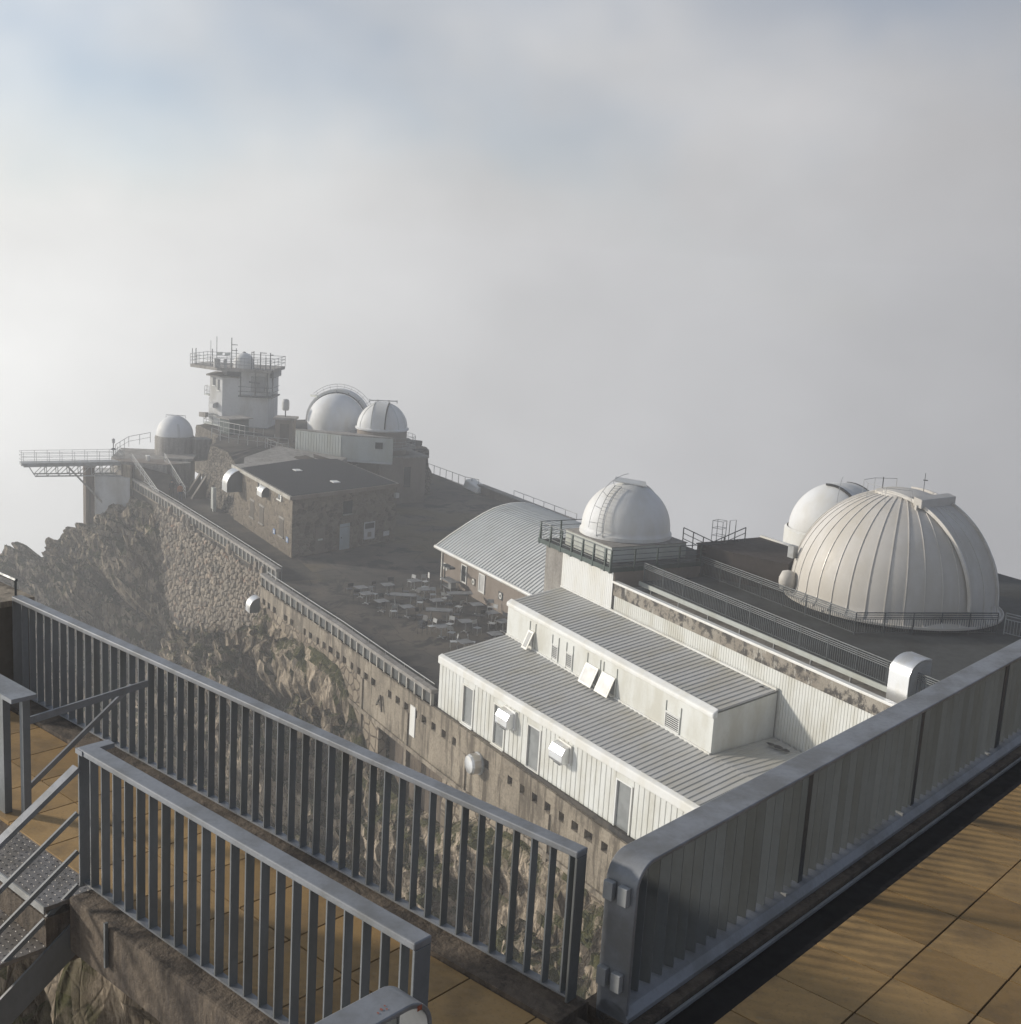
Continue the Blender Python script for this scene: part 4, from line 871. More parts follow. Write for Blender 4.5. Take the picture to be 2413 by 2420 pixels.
d_ = rwall(2.35, 3.35, 8.0, 10.1, 'brown_wall', 'door', .03); rwall(2.6, 3.1, 9.05, 9.2, 'grey_clad', 'notice', .05, .02, d_)
wo_ = rwall(7.5, 8.7, 8.5, 9.95, 'white_wall', 'notice_board', .05); rwall(7.6, 8.6, 9.4, 9.85, 'panel_dark', 'poster', .06, .01, wo_); rwall(7.9, 8.3, 8.7, 9.1, 'brown_wall', 'poster', .06, .01, wo_)
wo_ = rwall(5.2, 6.15, 10.9, 11.95, 'glass_dark', 'upper_window', .02); rwall(5.1, 6.25, 10.78, 10.9, 'concrete_grey', 'sill', .1, .14, wo_)
t = thing('wall_sign', 'small white information panel at the right end of the shaded stone front', 'sign', (-36.9, 12.6, 8.7)); rwall(9.7, 10.35, 8.55, 8.95, 'white_wall', 'board', .05, .03, t)
t = thing('outdoor_lamp', 'white wall lamp high at the right corner of the stone building', 'lamp', (-37.2, 13.4, 11.8)); rwall(10.75, 11.1, 11.7, 12.1, 'white_wall', 'housing', .3, .3, t)
for d0, lb in ((4.1, 'blue and white sign plate left of the lowest shutter on the lit stone wall'), (.95, 'blue sign plate nearest the corner of the lit stone wall')):
    t = thing('wall_sign', lb, 'sign', tuple(Vector((-33.3, 3.2, 9)) + LD * d0)); lwall(d0 - .25, d0 + .25, 9.05, 9.48, 'blue_sign', 'plate', .05, .03, t); lwall(d0 - .12, d0 + .10, 9.12, 9.38, 'white_trim', 'pictogram', .055, .01, t)
def lhood(d0, z, r, ln, label):
    p = Vector((-33.3, 3.2, 0)) + LD * d0; return barrel_hood('vent_cowl', label, (p.x, p.y - .0, z), r, ln, M['dark_steel'])
lhood(13.6, 11.45, 1.30, 1.5, 'large quarter-round metal cowl at the far end of the lit stone wall')
lhood(6.3, 12.0, .58, 1.25, 'small quarter-round metal cowl under the eaves of the stone building')

# ================================================================ UPPER TERRACE (rock and rubble mass behind the stone building)
ut = MB(); foot = [(-48.9, 3.05), (-52, 2.7), (-56, 2.75), (-59.5, 3.0), (-62.5, 3.4), (-66, 5.2), (-70, 6.6), (-79, 6.8), (-84, 12), (-80, 27), (-62, 27.5), (-56.5, 26), (-55.5, 19), (-50.7, 13.4), (-50.7, 9.6)]
def ring(poly, n=6):
    o = []
    for k in range(len(poly)):
        a_, b_ = Vector(poly[k]), Vector(poly[(k + 1) % len(poly)])
        for j in range(n): o.append(a_.lerp(b_, j / n))
    return o
rg = ring(foot, 8); cx_ = sum(p.x for p in rg) / len(rg); cy_ = sum(p.y for p in rg) / len(rg); lv = []; nL = 12
for j in range(nL + 1):
    z = 7.4 + (12.55 - 7.4) * j / nL
    for i, p in enumerate(rg):
        d = Vector((cx_ - p.x, cy_ - p.y)).normalized(); zz = z; q = p + d * ((lerp([(-66, .2), (-61, .28), (-57, .55), (-49, .62)], p.x) if p.y < 9.6 else .12) * (z - 7.4)); lowf = lerp([(-66, 1), (-60, 1), (-54, .94), (-49, .84)], p.x) if p.y < 6 else 1
        zz = 7.4 + (z - 7.4) * lowf; nz_ = noise.fractal(Vector((q.x, q.y, zz)) * .5, .9, 2, 4) * .35 + noise.noise(Vector((q.x, q.y, zz)) * 2.3) * .12
        lv.append((q.x - d.x * nz_, q.y - d.y * nz_, zz + (nz_ * .6 if j == nL else 0)))
nr = len(rg); ff = [(j * nr + i, j * nr + (i + 1) % nr, (j + 1) * nr + (i + 1) % nr, (j + 1) * nr + i) for j in range(nL) for i in range(nr)]
ut.add(lv, ff); top = [lv[nL * nr + i] for i in range(nr)]
uto = thing('upper_terrace', 'rounded rubble-walled upper terrace behind the stone building, carrying the tower and domes', 'terrace', (-66, 12, 8))
ut.build('rubble_face', M['masonry_back'], uto)
m = MB(); m.add([(cx_, cy_, 12.75)] + top, [(0, 1 + i, 1 + (i + 1) % nr) for i in range(nr)]); m.build('terrace_surface', M['path'], uto)
# sloped rock shoulder between the black roof and the terrace
m = MB(); m.prism([(-50.8, 9.6), (-50.5, 13.3), (-52.6, 15.0), (-58, 10), (-54, 5.5), (-49.4, 4.0)], 8.5, [12.62, 12.5, 12.6, 13.0, 12.6, 11.6]); m.build('rock_shoulder', M['concrete_grey'], uto)
# wooden gate and props at the foot of the rubble wall
t = thing('gate', 'grey plank gate with a white notice beside the path', 'gate', (-52.4, 2.3, 8))
for k in range(5): MB().box(-53.5 + k * .24, -53.29 + k * .24, 2.30, 2.36, 8.05, 10.0).build('plank', M['grey_clad'], t)
MB().box(-52.25, -52.0, 2.1, 2.4, 8.0, 10.2).build('post', M['grey_clad'], t); MB().box(-52.22, -52.05, 2.06, 2.1, 9.2, 9.7).build('notice', M['white_trim'], t)
t = thing('buttress', 'pair of dark triangular props against the rubble wall behind the walkers', 'buttress', (-59.5, 2.6, 8))
for x in (-60.6, -58.6): MB().extrude([(x, 1.7, 8.0), (x, 3.1, 8.0), (x, 3.1, 10.2)], (.5, 0, 0)).build('prop', M['shutter'], t)

# --- container annex
ca = thing('container_annex', 'pale ribbed container annex on the upper terrace beside the twin dome drum', 'building', (-54, 15, 12.4))
cf = [(-53.4, 14.6), (-49.9, 18.4), (-53.2, 21.2), (-56.9, 11.9)]
CX = Vector((-53.42, 14.75)); CL = Vector((-57.6, 11.6)); CR_ = Vector((-50.7, 18.9)); CBk = CL + CR_ - CX
MB().prism([tuple(CX), tuple(CR_), tuple(CBk), tuple(CL)], 12.3, 14.62).build('body', M['grey_clad'], ca)
def outn(a_, b_, c0):
    d = b_ - a_; n = Vector((d.y, -d.x)).normalized(); return n if n.dot(a_ - c0) > 0 else -n
c0 = (CX + CBk) / 2; nL_ = outn(CX, CL, c0); nR_ = outn(CX, CR_, c0)
vcorr(tuple(CX + nL_ * .03), tuple(CL + nL_ * .03), 12.35, 14.55, tuple(nL_), .3, .05).build('cladding', M['grey_clad'], ca)
m = MB(); g_ = [CX + (CX - c0) * .03, CR_ + (CR_ - c0) * .03, CBk + (CBk - c0) * .03, CL + (CL - c0) * .03]; m.prism([tuple(p) for p in g_], 14.625, 14.74).build('roof', M['concrete_grey'], ca)
m = MB(); p = CX.lerp(CR_, .66) + nR_ * .02; q = CX.lerp(CR_, .80) + nR_ * .02; m.prism([tuple(p), tuple(q), tuple(q + nR_ * .1), tuple(p + nR_ * .1)], 13.6, 14.2); m.build('window', M['glass_dark'], ca)
m = MB(); p = CX + nR_ * .05; q = CR_ + nR_ * .05; m.prism([tuple(p), tuple(q), tuple(q + nR_ * .35), tuple(p + nR_ * .35)], 12.2, 12.34); m.build('ledge', M['white_wall'], ca)
# --- drum building with twin-panel dome
dr = thing('dome_drum', 'round brown drum building topped by a white panelled dome with a gallery', 'dome', (-55.4, 20, 8)); c = (-55.3, 19.65, 15.15); R_ = 2.48
MB().lathe((c[0], c[1], 8), [(3.15, 0), (3.1, 4.4), (3.35, 4.42), (3.35, 4.62), (2.6, 4.7)], 40).build('drum', M['brown_wall'], dr, 40)
MB().prism([(-57.5, 16.5), (-52.4, 18.3), (-52.4, 23.2), (-58, 23.2)], 7.9, 12.5).build('wing', M['brown_wall'], dr); MB().prism([(-57.7, 16.3), (-52.1, 18.1), (-52.1, 23.4), (-58.2, 23.4)], 12.5, 12.68).build('wing_roof', M['concrete_grey'], dr)
for y in (19.2, 20.9): MB().box(-52.41, -52.36, y, y + .7, 9.6, 11.6).build('window', M['glass_dark'], dr)
MB().lathe((c[0], c[1], 12.6), [(2.45, 0), (2.45, 2.5)], 40).build('upper_drum', M['brown_wall'], dr, 40)
MB().lathe((c[0], c[1], 13.3), [(2.45, -.06), (3.4, -.02), (3.4, .08), (2.45, .1)], 40).build('gallery', M['concrete_grey'], dr)
gp = [(c[0] + 3.32 * math.cos(t * 6.283 / 24), c[1] + 3.32 * math.sin(t * 6.283 / 24)) for t in range(24)]
for z in (13.75, 14.1, 14.45): MB().tube([(x, y, z) for x, y in gp], .02, 5, closed=True).build('gallery_rail', M['galv'], dr)
for (x, y) in gp: MB().tube([(x, y, 13.4), (x, y, 14.45)], .02, 5).build('gallery_post', M['galv'], dr)
MB().lathe((c[0], c[1], 15.0), [(R_ - .05, -.1), (R_ + .14, -.02), (R_ + .16, .12), (R_, .2)], 48).build('base_ring', M['dome_white'], dr, 40)
MB().lathe(c, [(R_, 0)] + hemi(R_, 18, squash=1.0)[1:], 48).build('shell', M['dome_white'], dr, 50)
sa = VIEW - R(4)
shutter_band(c, R_, sa, .62, R(1), R(100), .0, .07).build('shutter', M['dome_white'], dr, 30)
sdv = Vector((-math.sin(sa), math.cos(sa), 0))
MB().sweep([sph(c, math.sqrt(R_ ** 2 - .4), sa, R(e_), .05) + sdv * .68 for e_ in range(2, 92, 5)], [(-.05, -.05), (.05, -.05), (.05, .06), (-.05, .06)]).build('shutter_gap', M['matt_black'], dr)
MB().sweep([sph(c, math.sqrt(R_ ** 2 - .4), sa, R(e_), .05) - sdv * .68 for e_ in range(2, 92, 5)], [(-.02, -.05), (.02, -.05), (.02, .06), (-.02, .06)]).build('shutter_edge', M['grey_clad'], dr)
for az_ in (-75, -50, 50, 75): MB().sweep([sph(c, R_, sa + R(az_), R(e_)) for e_ in range(0, 86, 6)], [(-.02, -.02), (.02, -.02), (.02, .03), (-.02, .03)]).build('seam', M['grey_clad'], dr)
MB().tube([(c[0] - .65, c[1] - 1.15, 17.72), (c[0] + .65, c[1] + 1.2, 17.78)], .05, 5).build('top_bar', M['galv'], dr)
for f_ in (.0, .3, .7, 1.0): MB().tube([(c[0] - .65 + 1.3 * f_, c[1] - 1.15 + 2.35 * f_, 17.55), (c[0] - .65 + 1.3 * f_, c[1] - 1.15 + 2.35 * f_, 17.85)], .04, 5).build('top_lug', M['galv'], dr)
# --- large dome with an open hooped shutter
ad = thing('hooped_dome', 'large smooth white dome under a wide open hoop with guard rails', 'dome', (-61.6, 17.3, 12.5)); c = (-61.5, 17.2, 14.85); R_ = 2.92
MB().lathe(c, [(R_ - .1, -2.3), (R_, -.2)] + hemi(R_, 20), 56).build('shell', M['dome_white'], ad, 50)
sa2 = VIEW + R(90)
hp = []
for e_ in range(-8, 189, 6): hp.append(sph(c, R_, sa2, R(e_), .24) + Vector((-math.cos(VIEW) * 1.35, -math.sin(VIEW) * 1.35, .0)))
m = MB(); hzv = Vector((math.cos(VIEW), math.sin(VIEW), 0)); vv = []
for p in hp:
    d = (p - Vector(c)); d -= hzv * d.dot(hzv); d.normalize()
    for s_, rr in ((-.7, -.3), (.55, -.3), (.55, .12), (-.7, .12)): vv.append(p + hzv * s_ + d * rr)
n = len(hp); m.add(vv, [(i * 4 + j, i * 4 + (j + 1) % 4, i * 4 + 4 + (j + 1) % 4, i * 4 + 4 + j) for i in range(n - 1) for j in range(4)] + [(3, 2, 1, 0), ((n - 1) * 4, (n - 1) * 4 + 1, (n - 1) * 4 + 2, (n - 1) * 4 + 3)]); m.build('hoop', M['dome_white'], ad, 30)
m = MB(); m.sweep([p + hzv * .56 - (p - Vector(c)).normalized() * .25 for p in hp], [(-.05, -.05), (.05, -.05), (.05, .05), (-.05, .05)], up=tuple(hzv)); m.build('hoop_seal', M['matt_black'], ad)
for dz_ in (.35, .62):
    MB().tube([p + (p - Vector(c)).normalized() * dz_ - hzv * .1 for p in hp[3:-8]], .022, 5).build('guard_rail', M['galv'], ad)
for p in hp[3:-8:2]: MB().tube([p, p + (p - Vector(c)).normalized() * .62 - hzv * .1], .018, 5).build('guard_post', M['galv'], ad)
for k in (5, 9, 13, 17): MB().tube([hp[k] + hzv * .5, hp[k] + hzv * 1.0 - (hp[k] - Vector(c)).normalized() * .5], .04, 5).build('bracket', M['galv'], ad)
p = hp[-9]; MB().hexa([p + Vector(v) for v in ((-.6, -.5, .1), (.6, -.2, .1), (.7, .9, .0), (-.5, .9, .0), (-.6, -.5, .3), (.6, -.2, .3), (.7, .9, .2), (-.5, .9, .2))]).build('shutter_lid', M['grey_clad'], ad)
MB().lathe((c[0], c[1], 12.4), [(3.2, 0), (3.2, .5), (2.8, .52)], 32).build('plinth', M['concrete_grey'], ad)
railing('terrace_railing', 'grey railing in front of the hooped dome', [(-61.0, 13.2, 12.75), (-59.2, 14.6, 12.75), (-58.3, 16.4, 12.75)], 1.05, 1.0, [.5, 1.05], M['dark_steel'])
# --- hut with a radome
ht = thing('hut', 'small brown flat-roofed hut on the upper terrace in front of the tower', 'hut', (-64, 12, 12.6))
hx, hd_ = Vector((-63.3, 11.4)), Vector((.49, .87)); hb = Vector((-.87, .49))
def hq(s0, s1, t0, t1): return [tuple(hx + hd_ * s0 + hb * t0), tuple(hx + hd_ * s1 + hb * t0), tuple(hx + hd_ * s1 + hb * t1), tuple(hx + hd_ * s0 + hb * t1)]
hx = Vector((-63.3, 11.35))
MB().prism(hq(0, 1.75, 0, 1.8), 12.4, 14.9).build('wall', M['brown_wall'], ht); MB().prism(hq(-.2, 2.0, -.15, 2.0), 14.9, 15.12).build('roof', M['concrete_grey'], ht); MB().prism(hq(-.03, .01, -.02, 1.3), 13.0, 13.4).build('plinth_patch', M['white_wall'], ht); MB().prism(hq(.5, 1.4, -.03, .0), 12.6, 14.5).build('door', M['shutter'], ht)
t = thing('radome', 'white drum-shaped antenna on a post on the roof of the hut', 'antenna', (-63.6, 12.5, 15.12)); MB().tube([(-63.6, 12.5, 15.1), (-63.6, 12.5, 15.8)], .06, 6).build('post', M['dark_steel'], t); MB().lathe((-63.6, 12.5, 15.75), [(0, 0), (.30, .05), (.38, .2), (.38, .95), (.28, 1.15), (0, 1.22)], 14).build('drum', M['white_wall'], t, 40)
# --- railings on the upper terrace
railing('terrace_railing', 'pale railing along the edge of the upper terrace above the rubble wall', [(-63.2, 4.9, 13.1), (-61.8, 6.2, 12.8), (-60.2, 8.6, 12.65), (-58.6, 11.2, 12.6)], 1.0, 1.1, [.5, 1.0], M['galv'])
railing('stair_railing', 'short stepped railing where the upper terrace meets the black roof', [(-59.6, 9.2, 12.6), (-58.0, 10.4, 12.2), (-57.2, 11.3, 11.9)], .95, .6, [.5, .95], M['galv'])
railing('terrace_railing', 'inner railing at the foot of the white tower', [(-68.5, 7.0, 13.0), (-64.5, 8.6, 13.0), (-63.5, 10.2, 12.9)], 1.1, .8, [.55, 1.1], M['galv'])
# ================================================================ WHITE TOWER
tw = thing('tower', 'white weather tower with a railed roof platform full of antennas', 'tower', (-77, 11, 11))
VF = Vector((-.87, .49)); VS = Vector((.48, .877))
def TW(s_, d_): p = Vector((-75.95, 9.4)) + VS * s_ + VF * d_; return (p.x, p.y)     # s right in view, d away from view
Q = lambda s0, s1, d0, d1: [TW(s0, d0), TW(s1, d0), TW(s1, d1), TW(s0, d1)]
# left wing seen obliquely (its left face lit), main shaft to the right
MB().prism([TW(0, 0), TW(1.9, .15), TW(1.9, 5), TW(-1.85, 5), TW(-1.85, 1.5)], 10.0, 15.5).build('shaft', M['white_wall'], tw)
MB().prism([TW(.02, -.05), TW(1.9, .1), TW(1.9, 5.2), TW(-1.7, 5.2), TW(-1.7, 1.35)], 15.5, 17.9).build('upper_storey', M['white_wall'], tw)
MB().prism(Q(1.9, 5.05, -.35, 5), 10.0, 16.2).build('main_shaft', M['white_wall'], tw); MB().prism(Q(1.92, 5.1, -.1, 5), 16.2, 18.6).build('main_upper_storey', M['white_wall'], tw)
MB().prism([TW(-.25, -.3), TW(2.1, -.2), TW(2.1, 5.3), TW(-2.1, 5.3), TW(-2.1, 1.2)], 17.9, 18.06).build('wing_roof', M['concrete_grey'], tw)
# windows on the lit left face
fa, fb = Vector(TW(.02, -.05)), Vector(TW(-1.7, 1.35)); fn = outn(fa, fb, Vector(TW(2, 3)))
def lf(t0, t1, z0, z1, mt, nm, out=.03, parent=None):
    p, q = fa.lerp(fb, t0) + fn * out, fa.lerp(fb, t1) + fn * out; return MB().prism([tuple(p), tuple(q), tuple(q - fn * .06), tuple(p - fn * .06)], z0, z1).build(nm, M[mt], parent or tw)
w_ = lf(.22, .36, 16.45, 17.6, 'glass_dark', 'window'); lf(.18, .40, 16.36, 16.45, 'white_trim', 'sill', .1, w_); w_ = lf(.55, .75, 16.9, 17.75, 'glass_dark', 'window'); lf(.52, .78, 16.82, 16.9, 'white_trim', 'sill', .1, w_)
# shade hood on lit face
p = fa.lerp(fb, .55); t0_, t1_ = fa.lerp(fb, .4), fa.lerp(fb, .75); m = MB(); m.extrude([(t0_.x, t0_.y, 15.1), (t0_.x + fn.x * .55, t0_.y + fn.y * .55, 14.95), (t0_.x + fn.x * .6, t0_.y + fn.y * .6, 14.5), (t0_.x, t0_.y, 14.5)], (t1_.x - t0_.x, t1_.y - t0_.y, 0)); m.build('vent_hood', M['white_wall'], tw)
p0 = fa.lerp(fb, .6); m = MB().lathe((p0.x + fn.x * .3, p0.y + fn.y * .3, 13.7), [(0, -.08), (.3, .02), (.36, .12)], 12); m.build('dish', M['white_wall'], tw)
# side balconies
for z, nm in ((15.6, 'cage_balcony'), (12.6, 'lower_balcony')):
    a_, b_ = (Vector(TW(-1.85, 1.6)), Vector(TW(-2.6, 2.6))) if z > 14 else (Vector(TW(.2, -1.0)), Vector(TW(-2.3, 1.2)))
    q = [tuple(a_), tuple(b_), tuple(b_ + VF * 1.0), tuple(a_ + VF * 1.0)]; o = MB().prism(q, z, z + .12).build(nm, M['grey_clad'], tw)
    for zz in (z + .5, z + 1.0): MB().tube([(p[0], p[1], zz) for p in q], .03, 5, closed=True).build('balcony_rail', M['galv'], o)
    for p in q + [tuple((a_ + b_) / 2)]: MB().tube([(p[0], p[1], z), (p[0], p[1], z + 1.0)], .03, 5).build('balcony_post', M['galv'], o)
MB().prism([TW(-2.9, 1.4), TW(-2.0, .6), TW(-1.9, 1.6)], 13.3, 13.8).build('spout', M['concrete_grey'], tw)
# hanging gallery round the right side
for s0, d0 in ((2.2, -1.0), (3.8, -1.0), (5.1, -1.0), (5.6, -.6)):
    x, y = TW(s0, d0); MB().box(x - .06, x + .06, y - .06, y + .06, 16.1, 19.0).build('gallery_post', M['dark_steel'], tw)
MB().prism(Q(2.0, 5.7, -1.15, -.2), 16.0, 16.14).build('gallery_floor', M['dark_steel'], tw); MB().prism(Q(5.15, 5.7, -.2, 3), 16.0, 16.14).build('gallery_floor', M['dark_steel'], tw)
for z in (16.6, 17.1): MB().tube([(*TW(2.0, -1.1), z), (*TW(5.65, -1.1), z), (*TW(5.65, 2.8), z)], .035, 5).build('gallery_rail', M['dark_steel'], tw)
m = MB(); m.prism(Q(3.2, 4.7, -.4, -.34), 16.5, 18.2); m.build('glazed_bay', M['blind'], tw)
MB().bar((*TW(3.0, -.45), 17.6), (*TW(4.2, -.45), 17.5), .05, .16).build('arm', M['dark_steel'], tw)
# roof platform
PL = [TW(-3.9, 1.4), TW(-.2, -1.6), TW(5.5, -1.2), TW(5.7, 5.5), TW(-3.2, 6)]
MB().prism(PL, 18.72, 19.05).build('platform', M['concrete_grey'], tw)
MB().prism([TW(.4, .4), TW(5.5, .4), TW(5.5, 4.5), TW(-1.2, 4.5)], 18.06, 18.72).build('platform_support', M['dark_steel'], tw)
for z in (19.45, 19.8, 20.15): MB().tube([(*p, z) for p in PL], .03, 5, closed=True).build('platform_rail', M['galv'], tw)
rgp = ring(PL, 4)
for p in rgp: MB().tube([(p.x, p.y, 19.0), (p.x, p.y, 20.2)], .03, 5).build('platform_post', M['galv'], tw)
for (s_, d_, h_, r_) in ((-3.7, 1.5, 20.75, .04), (-3.2, 1.1, 20.8, .05), (-1.4, .4, 21.8, .025), (-.55, -.4, 22.3, .035), (-1.15, .1, 20.9, .05), (1.25, -1.2, 22.3, .05), (1.75, -1.2, 21.2, .04), (3.6, -1.0, 21.0, .05), (3.35, -.9, 20.9, .04), (4.3, -.9, 20.9, .06), (5.4, -1.1, 20.9, .06), (4.9, -1.0, 20.4, .05)):
    MB().tube([(*TW(s_, d_), 19.0), (*TW(s_, d_), h_)], r_, 5).build('antenna_mast', M['dark_steel'], tw)
for (s_, z, l_) in ((1.25, 21.55, .6), (1.25, 20.95, .6), (4.3, 20.85, .7), (3.35, 20.85, .25), (5.4, 20.7, .3)): MB().tube([(*TW(s_, -1.1), z), (*TW(s_ + l_, -1.0), z)], .04, 5).build('cross_arm', M['dark_steel'], tw)
for s_ in (-.1, .75): x, y = TW(s_, -1.1); MB().hexa([(x - .1, y - .25, 20.35), (x + .2, y + .3, 20.4), (x - .1, y + .4, 20.65), (x - .4, y - .1, 20.6), (x - .1, y - .25, 20.40), (x + .2, y + .3, 20.45), (x - .1, y + .4, 20.7), (x - .4, y - .1, 20.65)]).build('solar_panel', M['grey_clad'], tw)
for (s_, w2) in ((-.45, .28), (-.1, .22), (.6, .3)): x, y = TW(s_, -1.3); MB().box(x - w2 / 2, x + w2 / 2, y - .15, y + .15, 19.05, 20.0).build('cabinet', M['white_wall'], tw)
x, y = TW(2.25, .3); MB().lathe((x, y, 19.05), [(1.12, 0), (1.12, .55)] + [(r_, z + .55) for r_, z in hemi(1.08, 10)], 28).build('dome', M['dome_white'], tw, 40); MB().lathe((x, y, 20.62), [(.2, 0), (.2, .12), (0, .2)], 10).build('dome_finial', M['galv'], tw)
# doorway stair block at the tower foot
t = thing('stair_shelter', 'green-dark stair shelter with railings at the foot of the white tower', 'shelter', (-69, 8, 12.6)); MB().prism([(-70.2, 7.6), (-68.6, 8.2), (-69.2, 10.4), (-71, 10)], 12.5, 14.2).build('wall', M['green_steel'], t); MB().prism([(-70.5, 7.3), (-68.2, 8.0), (-69, 10.8), (-71.4, 10.2)], 14.2, 14.32).build('roof', M['concrete_grey'], t)
# ================================================================ SMALL FAR DOME, DECK AND CANTILEVER WALKWAY
fd = thing('white_dome', 'small hazy white dome on a grey drum at the far left', 'dome', (-70.4, 3.0, 10.5)); c = (-70.4, 3.0, 12.4); R_ = 1.86
MB().lathe((c[0], c[1], 10.0), [(2.0, 0), (2.0, 2.2), (1.9, 2.38)], 36).build('drum', M['concrete_grey'], fd, 40); MB().lathe(c, [(R_, -.1)] + hemi(R_, 14, squash=1.1), 40).build('shell', M['dome_white'], fd, 50)
MB().sweep([sph(c, R_, VIEW + R(28), R(e_), .03) for e_ in range(0, 86, 8)], [(-.12, -.05), (.12, -.05), (.12, .05), (-.12, .05)]).build('shutter', M['white_wall'], fd)
MB().tube([(c[0] - .45, c[1] - .8, 14.2), (c[0] - .45, c[1] - .8, 14.45), (c[0] + .55, c[1] + .95, 14.45), (c[0] + .55, c[1] + .95, 14.2)], .035, 5).build('top_rail', M['galv'], fd)
MB().prism([(-70.0, 4.3), (-68.2, 4.6), (-68.6, 6.4), (-70.4, 6.2)], 10, 12.2).build('side_block', M['concrete_grey'], fd)
dk = thing('viewing_deck', 'brownish concrete viewing deck below the small far dome', 'deck', (-69, 1, 8)); MB().prism([(-66.0, -3.2), (-63.4, .6), (-64.6, 3.2), (-72, 5.5), (-75, -1.5), (-69, -3.6)], 6.5, 10.45).build('slab', M['concrete_grey'], dk)
MB().prism([(-66.05, -3.25), (-63.35, .55), (-63.9, 2.0), (-66.7, 1.2), (-68, -3.6)], 10.455, 10.5).build('paving', M['brown_wall'], dk); MB().prism([(-70.6, 2.2), (-66.2, .9), (-65.2, 3.6), (-70, 5.4)], 10.455, 10.7).build('step', M['concrete_grey'], dk)
for k, (x, y) in enumerate(((-66.3, -.4), (-66.0, -.9))): pass
t = thing('bench', 'white-legged bench on the far viewing deck', 'bench', (-66.0, -.6, 10.5)); MB().box(-66.5, -65.8, -.8, -.45, 10.9, 10.98).build('seat', M['white_trim'], t)
for x in (-66.4, -65.95): MB().box(x, x + .1, -.75, -.5, 10.5, 10.9).build('leg', M['white_trim'], t)
railing('deck_railing', 'thin pale railing round the far viewing deck', [(-66.0, -3.1, 10.5), (-70, -3.0, 10.5), (-73.5, -1.0, 10.8), (-73.5, 1.2, 11.2)], 1.05, 1.3, [.55, 1.05], M['galv'])
# ramp from the path up to the deck, with railings
m = MB(); m.hexa([(-58.5, -1.1, 7.9), (-58.5, 1.2, 7.9), (-65.5, .7, 7.9), (-65.5, -2.2, 7.9), (-58.5, -1.1, 8.02), (-58.5, 1.2, 8.02), (-65.5, .7, 10.3), (-65.5, -2.2, 10.3)]); rp = m.build('ramp', M['path']); tag(rp, 'dark ramp climbing from the path to the far viewing deck', 'ramp')
railing('ramp_railing', 'grey railing on the right side of the ramp behind the walkers', [(-58.8, 1.3, 8.0), (-65.3, .8, 10.3)], 1.0, 1.5, [.4, .7, 1.0], M['galv'])
railing('ramp_railing', 'grey railing on the outer left side of the ramp', [(-57.2, -1.55, 8.1), (-65.6, -2.3, 10.35)], .95, 1.5, [.4, .7, .95], M['galv'])
sk = thing('cantilever_walkway', 'steel lattice walkway jutting out over the void at the far left', 'walkway', (-67, -3, 10))
KA, KB = -67.6, -66.2
MB().box(KA, KB, -12.3, -2.8, 10.18, 10.42).build('deck', M['galv'], sk)
for x in (KA, KB):
    m = MB(); m.bar((x, -12.1, 10.12), (x, -2.8, 10.12), .1, .12); m.build('top_chord', M['galv'], sk)
    m = MB(); m.bar((x, -11.1, 9.18), (x, -2.9, 9.05), .1, .12); m.build('bottom_chord', M['galv'], sk)
    n = 8
    for k in range(n):
        y0, y1 = -11.1 + k * 1.02, -11.1 + (k + .5) * 1.02; zb = 9.15
        MB().bar((x, y0 - (.5 if k == 0 else 0), 10.1), (x, y0 + .05, zb), .07, .07).build('diagonal', M['galv'], sk); MB().bar((x, y1 + .5, 10.1), (x, y0 + .05, zb), .06, .06).build('diagonal', M['galv'], sk)
    MB().bar((x, -8.0, 9.9), (x, -4.6, 6.0), .16, .16).build('raking_strut', M['concrete_grey'], sk)
    for z in (10.75, 11.1, 11.45): MB().tube([(x, -2.8, z), (x, -12.1, z)], .02, 5).build('rail', M['galv'], sk)
    for k in range(9): MB().tube([(x, -2.9 - k * 1.15, 10.3), (x, -2.9 - k * 1.15, 11.45)], .02, 5).build('rail_post', M['galv'], sk)
for z in (10.75, 11.1, 11.45): MB().tube([(KA, -12.1, z), (KA + .3, -12.35, z), (KB - .3, -12.35, z), (KB, -12.1, z)], .02, 5).build('rail', M['galv'], sk)
t = thing('pillar', 'tall concrete pillar under the cantilever walkway', 'pillar', (-67, -6, 4)); MB().box(-67.8, -66.3, -6.5, -5.65, 2.0, 10.1).build('shaft', M['concrete_dark'], t); MB().box(-67.9, -66.2, -6.55, -5.6, 9.85, 10.11).build('cap', M['concrete_grey'], t)
t = thing('support_block', 'pale concrete block under the landward end of the walkway', 'wall', (-67, -4, 6)); MB().prism([(-66.4, -5.6), (-65.0, -2.6), (-70.5, -1.2), (-71.5, -4.8)], 4.0, 9.0).build('wall', M['white_wall'], t); MB().prism([(-66.0, -3.2), (-64.9, -2.45), (-66.3, -1.6)], 8.0, 10.2).build('upstand', M['concrete'], t)
t = thing('light_mast', 'small mast with a lamp head at the root of the walkway', 'mast', (-71, -3.6, 10.4)); MB().tube([(-70, -3.2, 10.4), (-70, -3.2, 11.9)], .05, 6).build('mast', M['dark_steel'], t); MB().lathe((-70, -3.2, 11.0), [(0, -.05), (.3, .05), (.12, .2)], 10).build('collar', M['dark_steel'], t); MB().lathe((-70, -3.2, 11.7), [(.14, 0), (.16, .4), (0, .5)], 10).build('lamp', M['white_wall'], t)
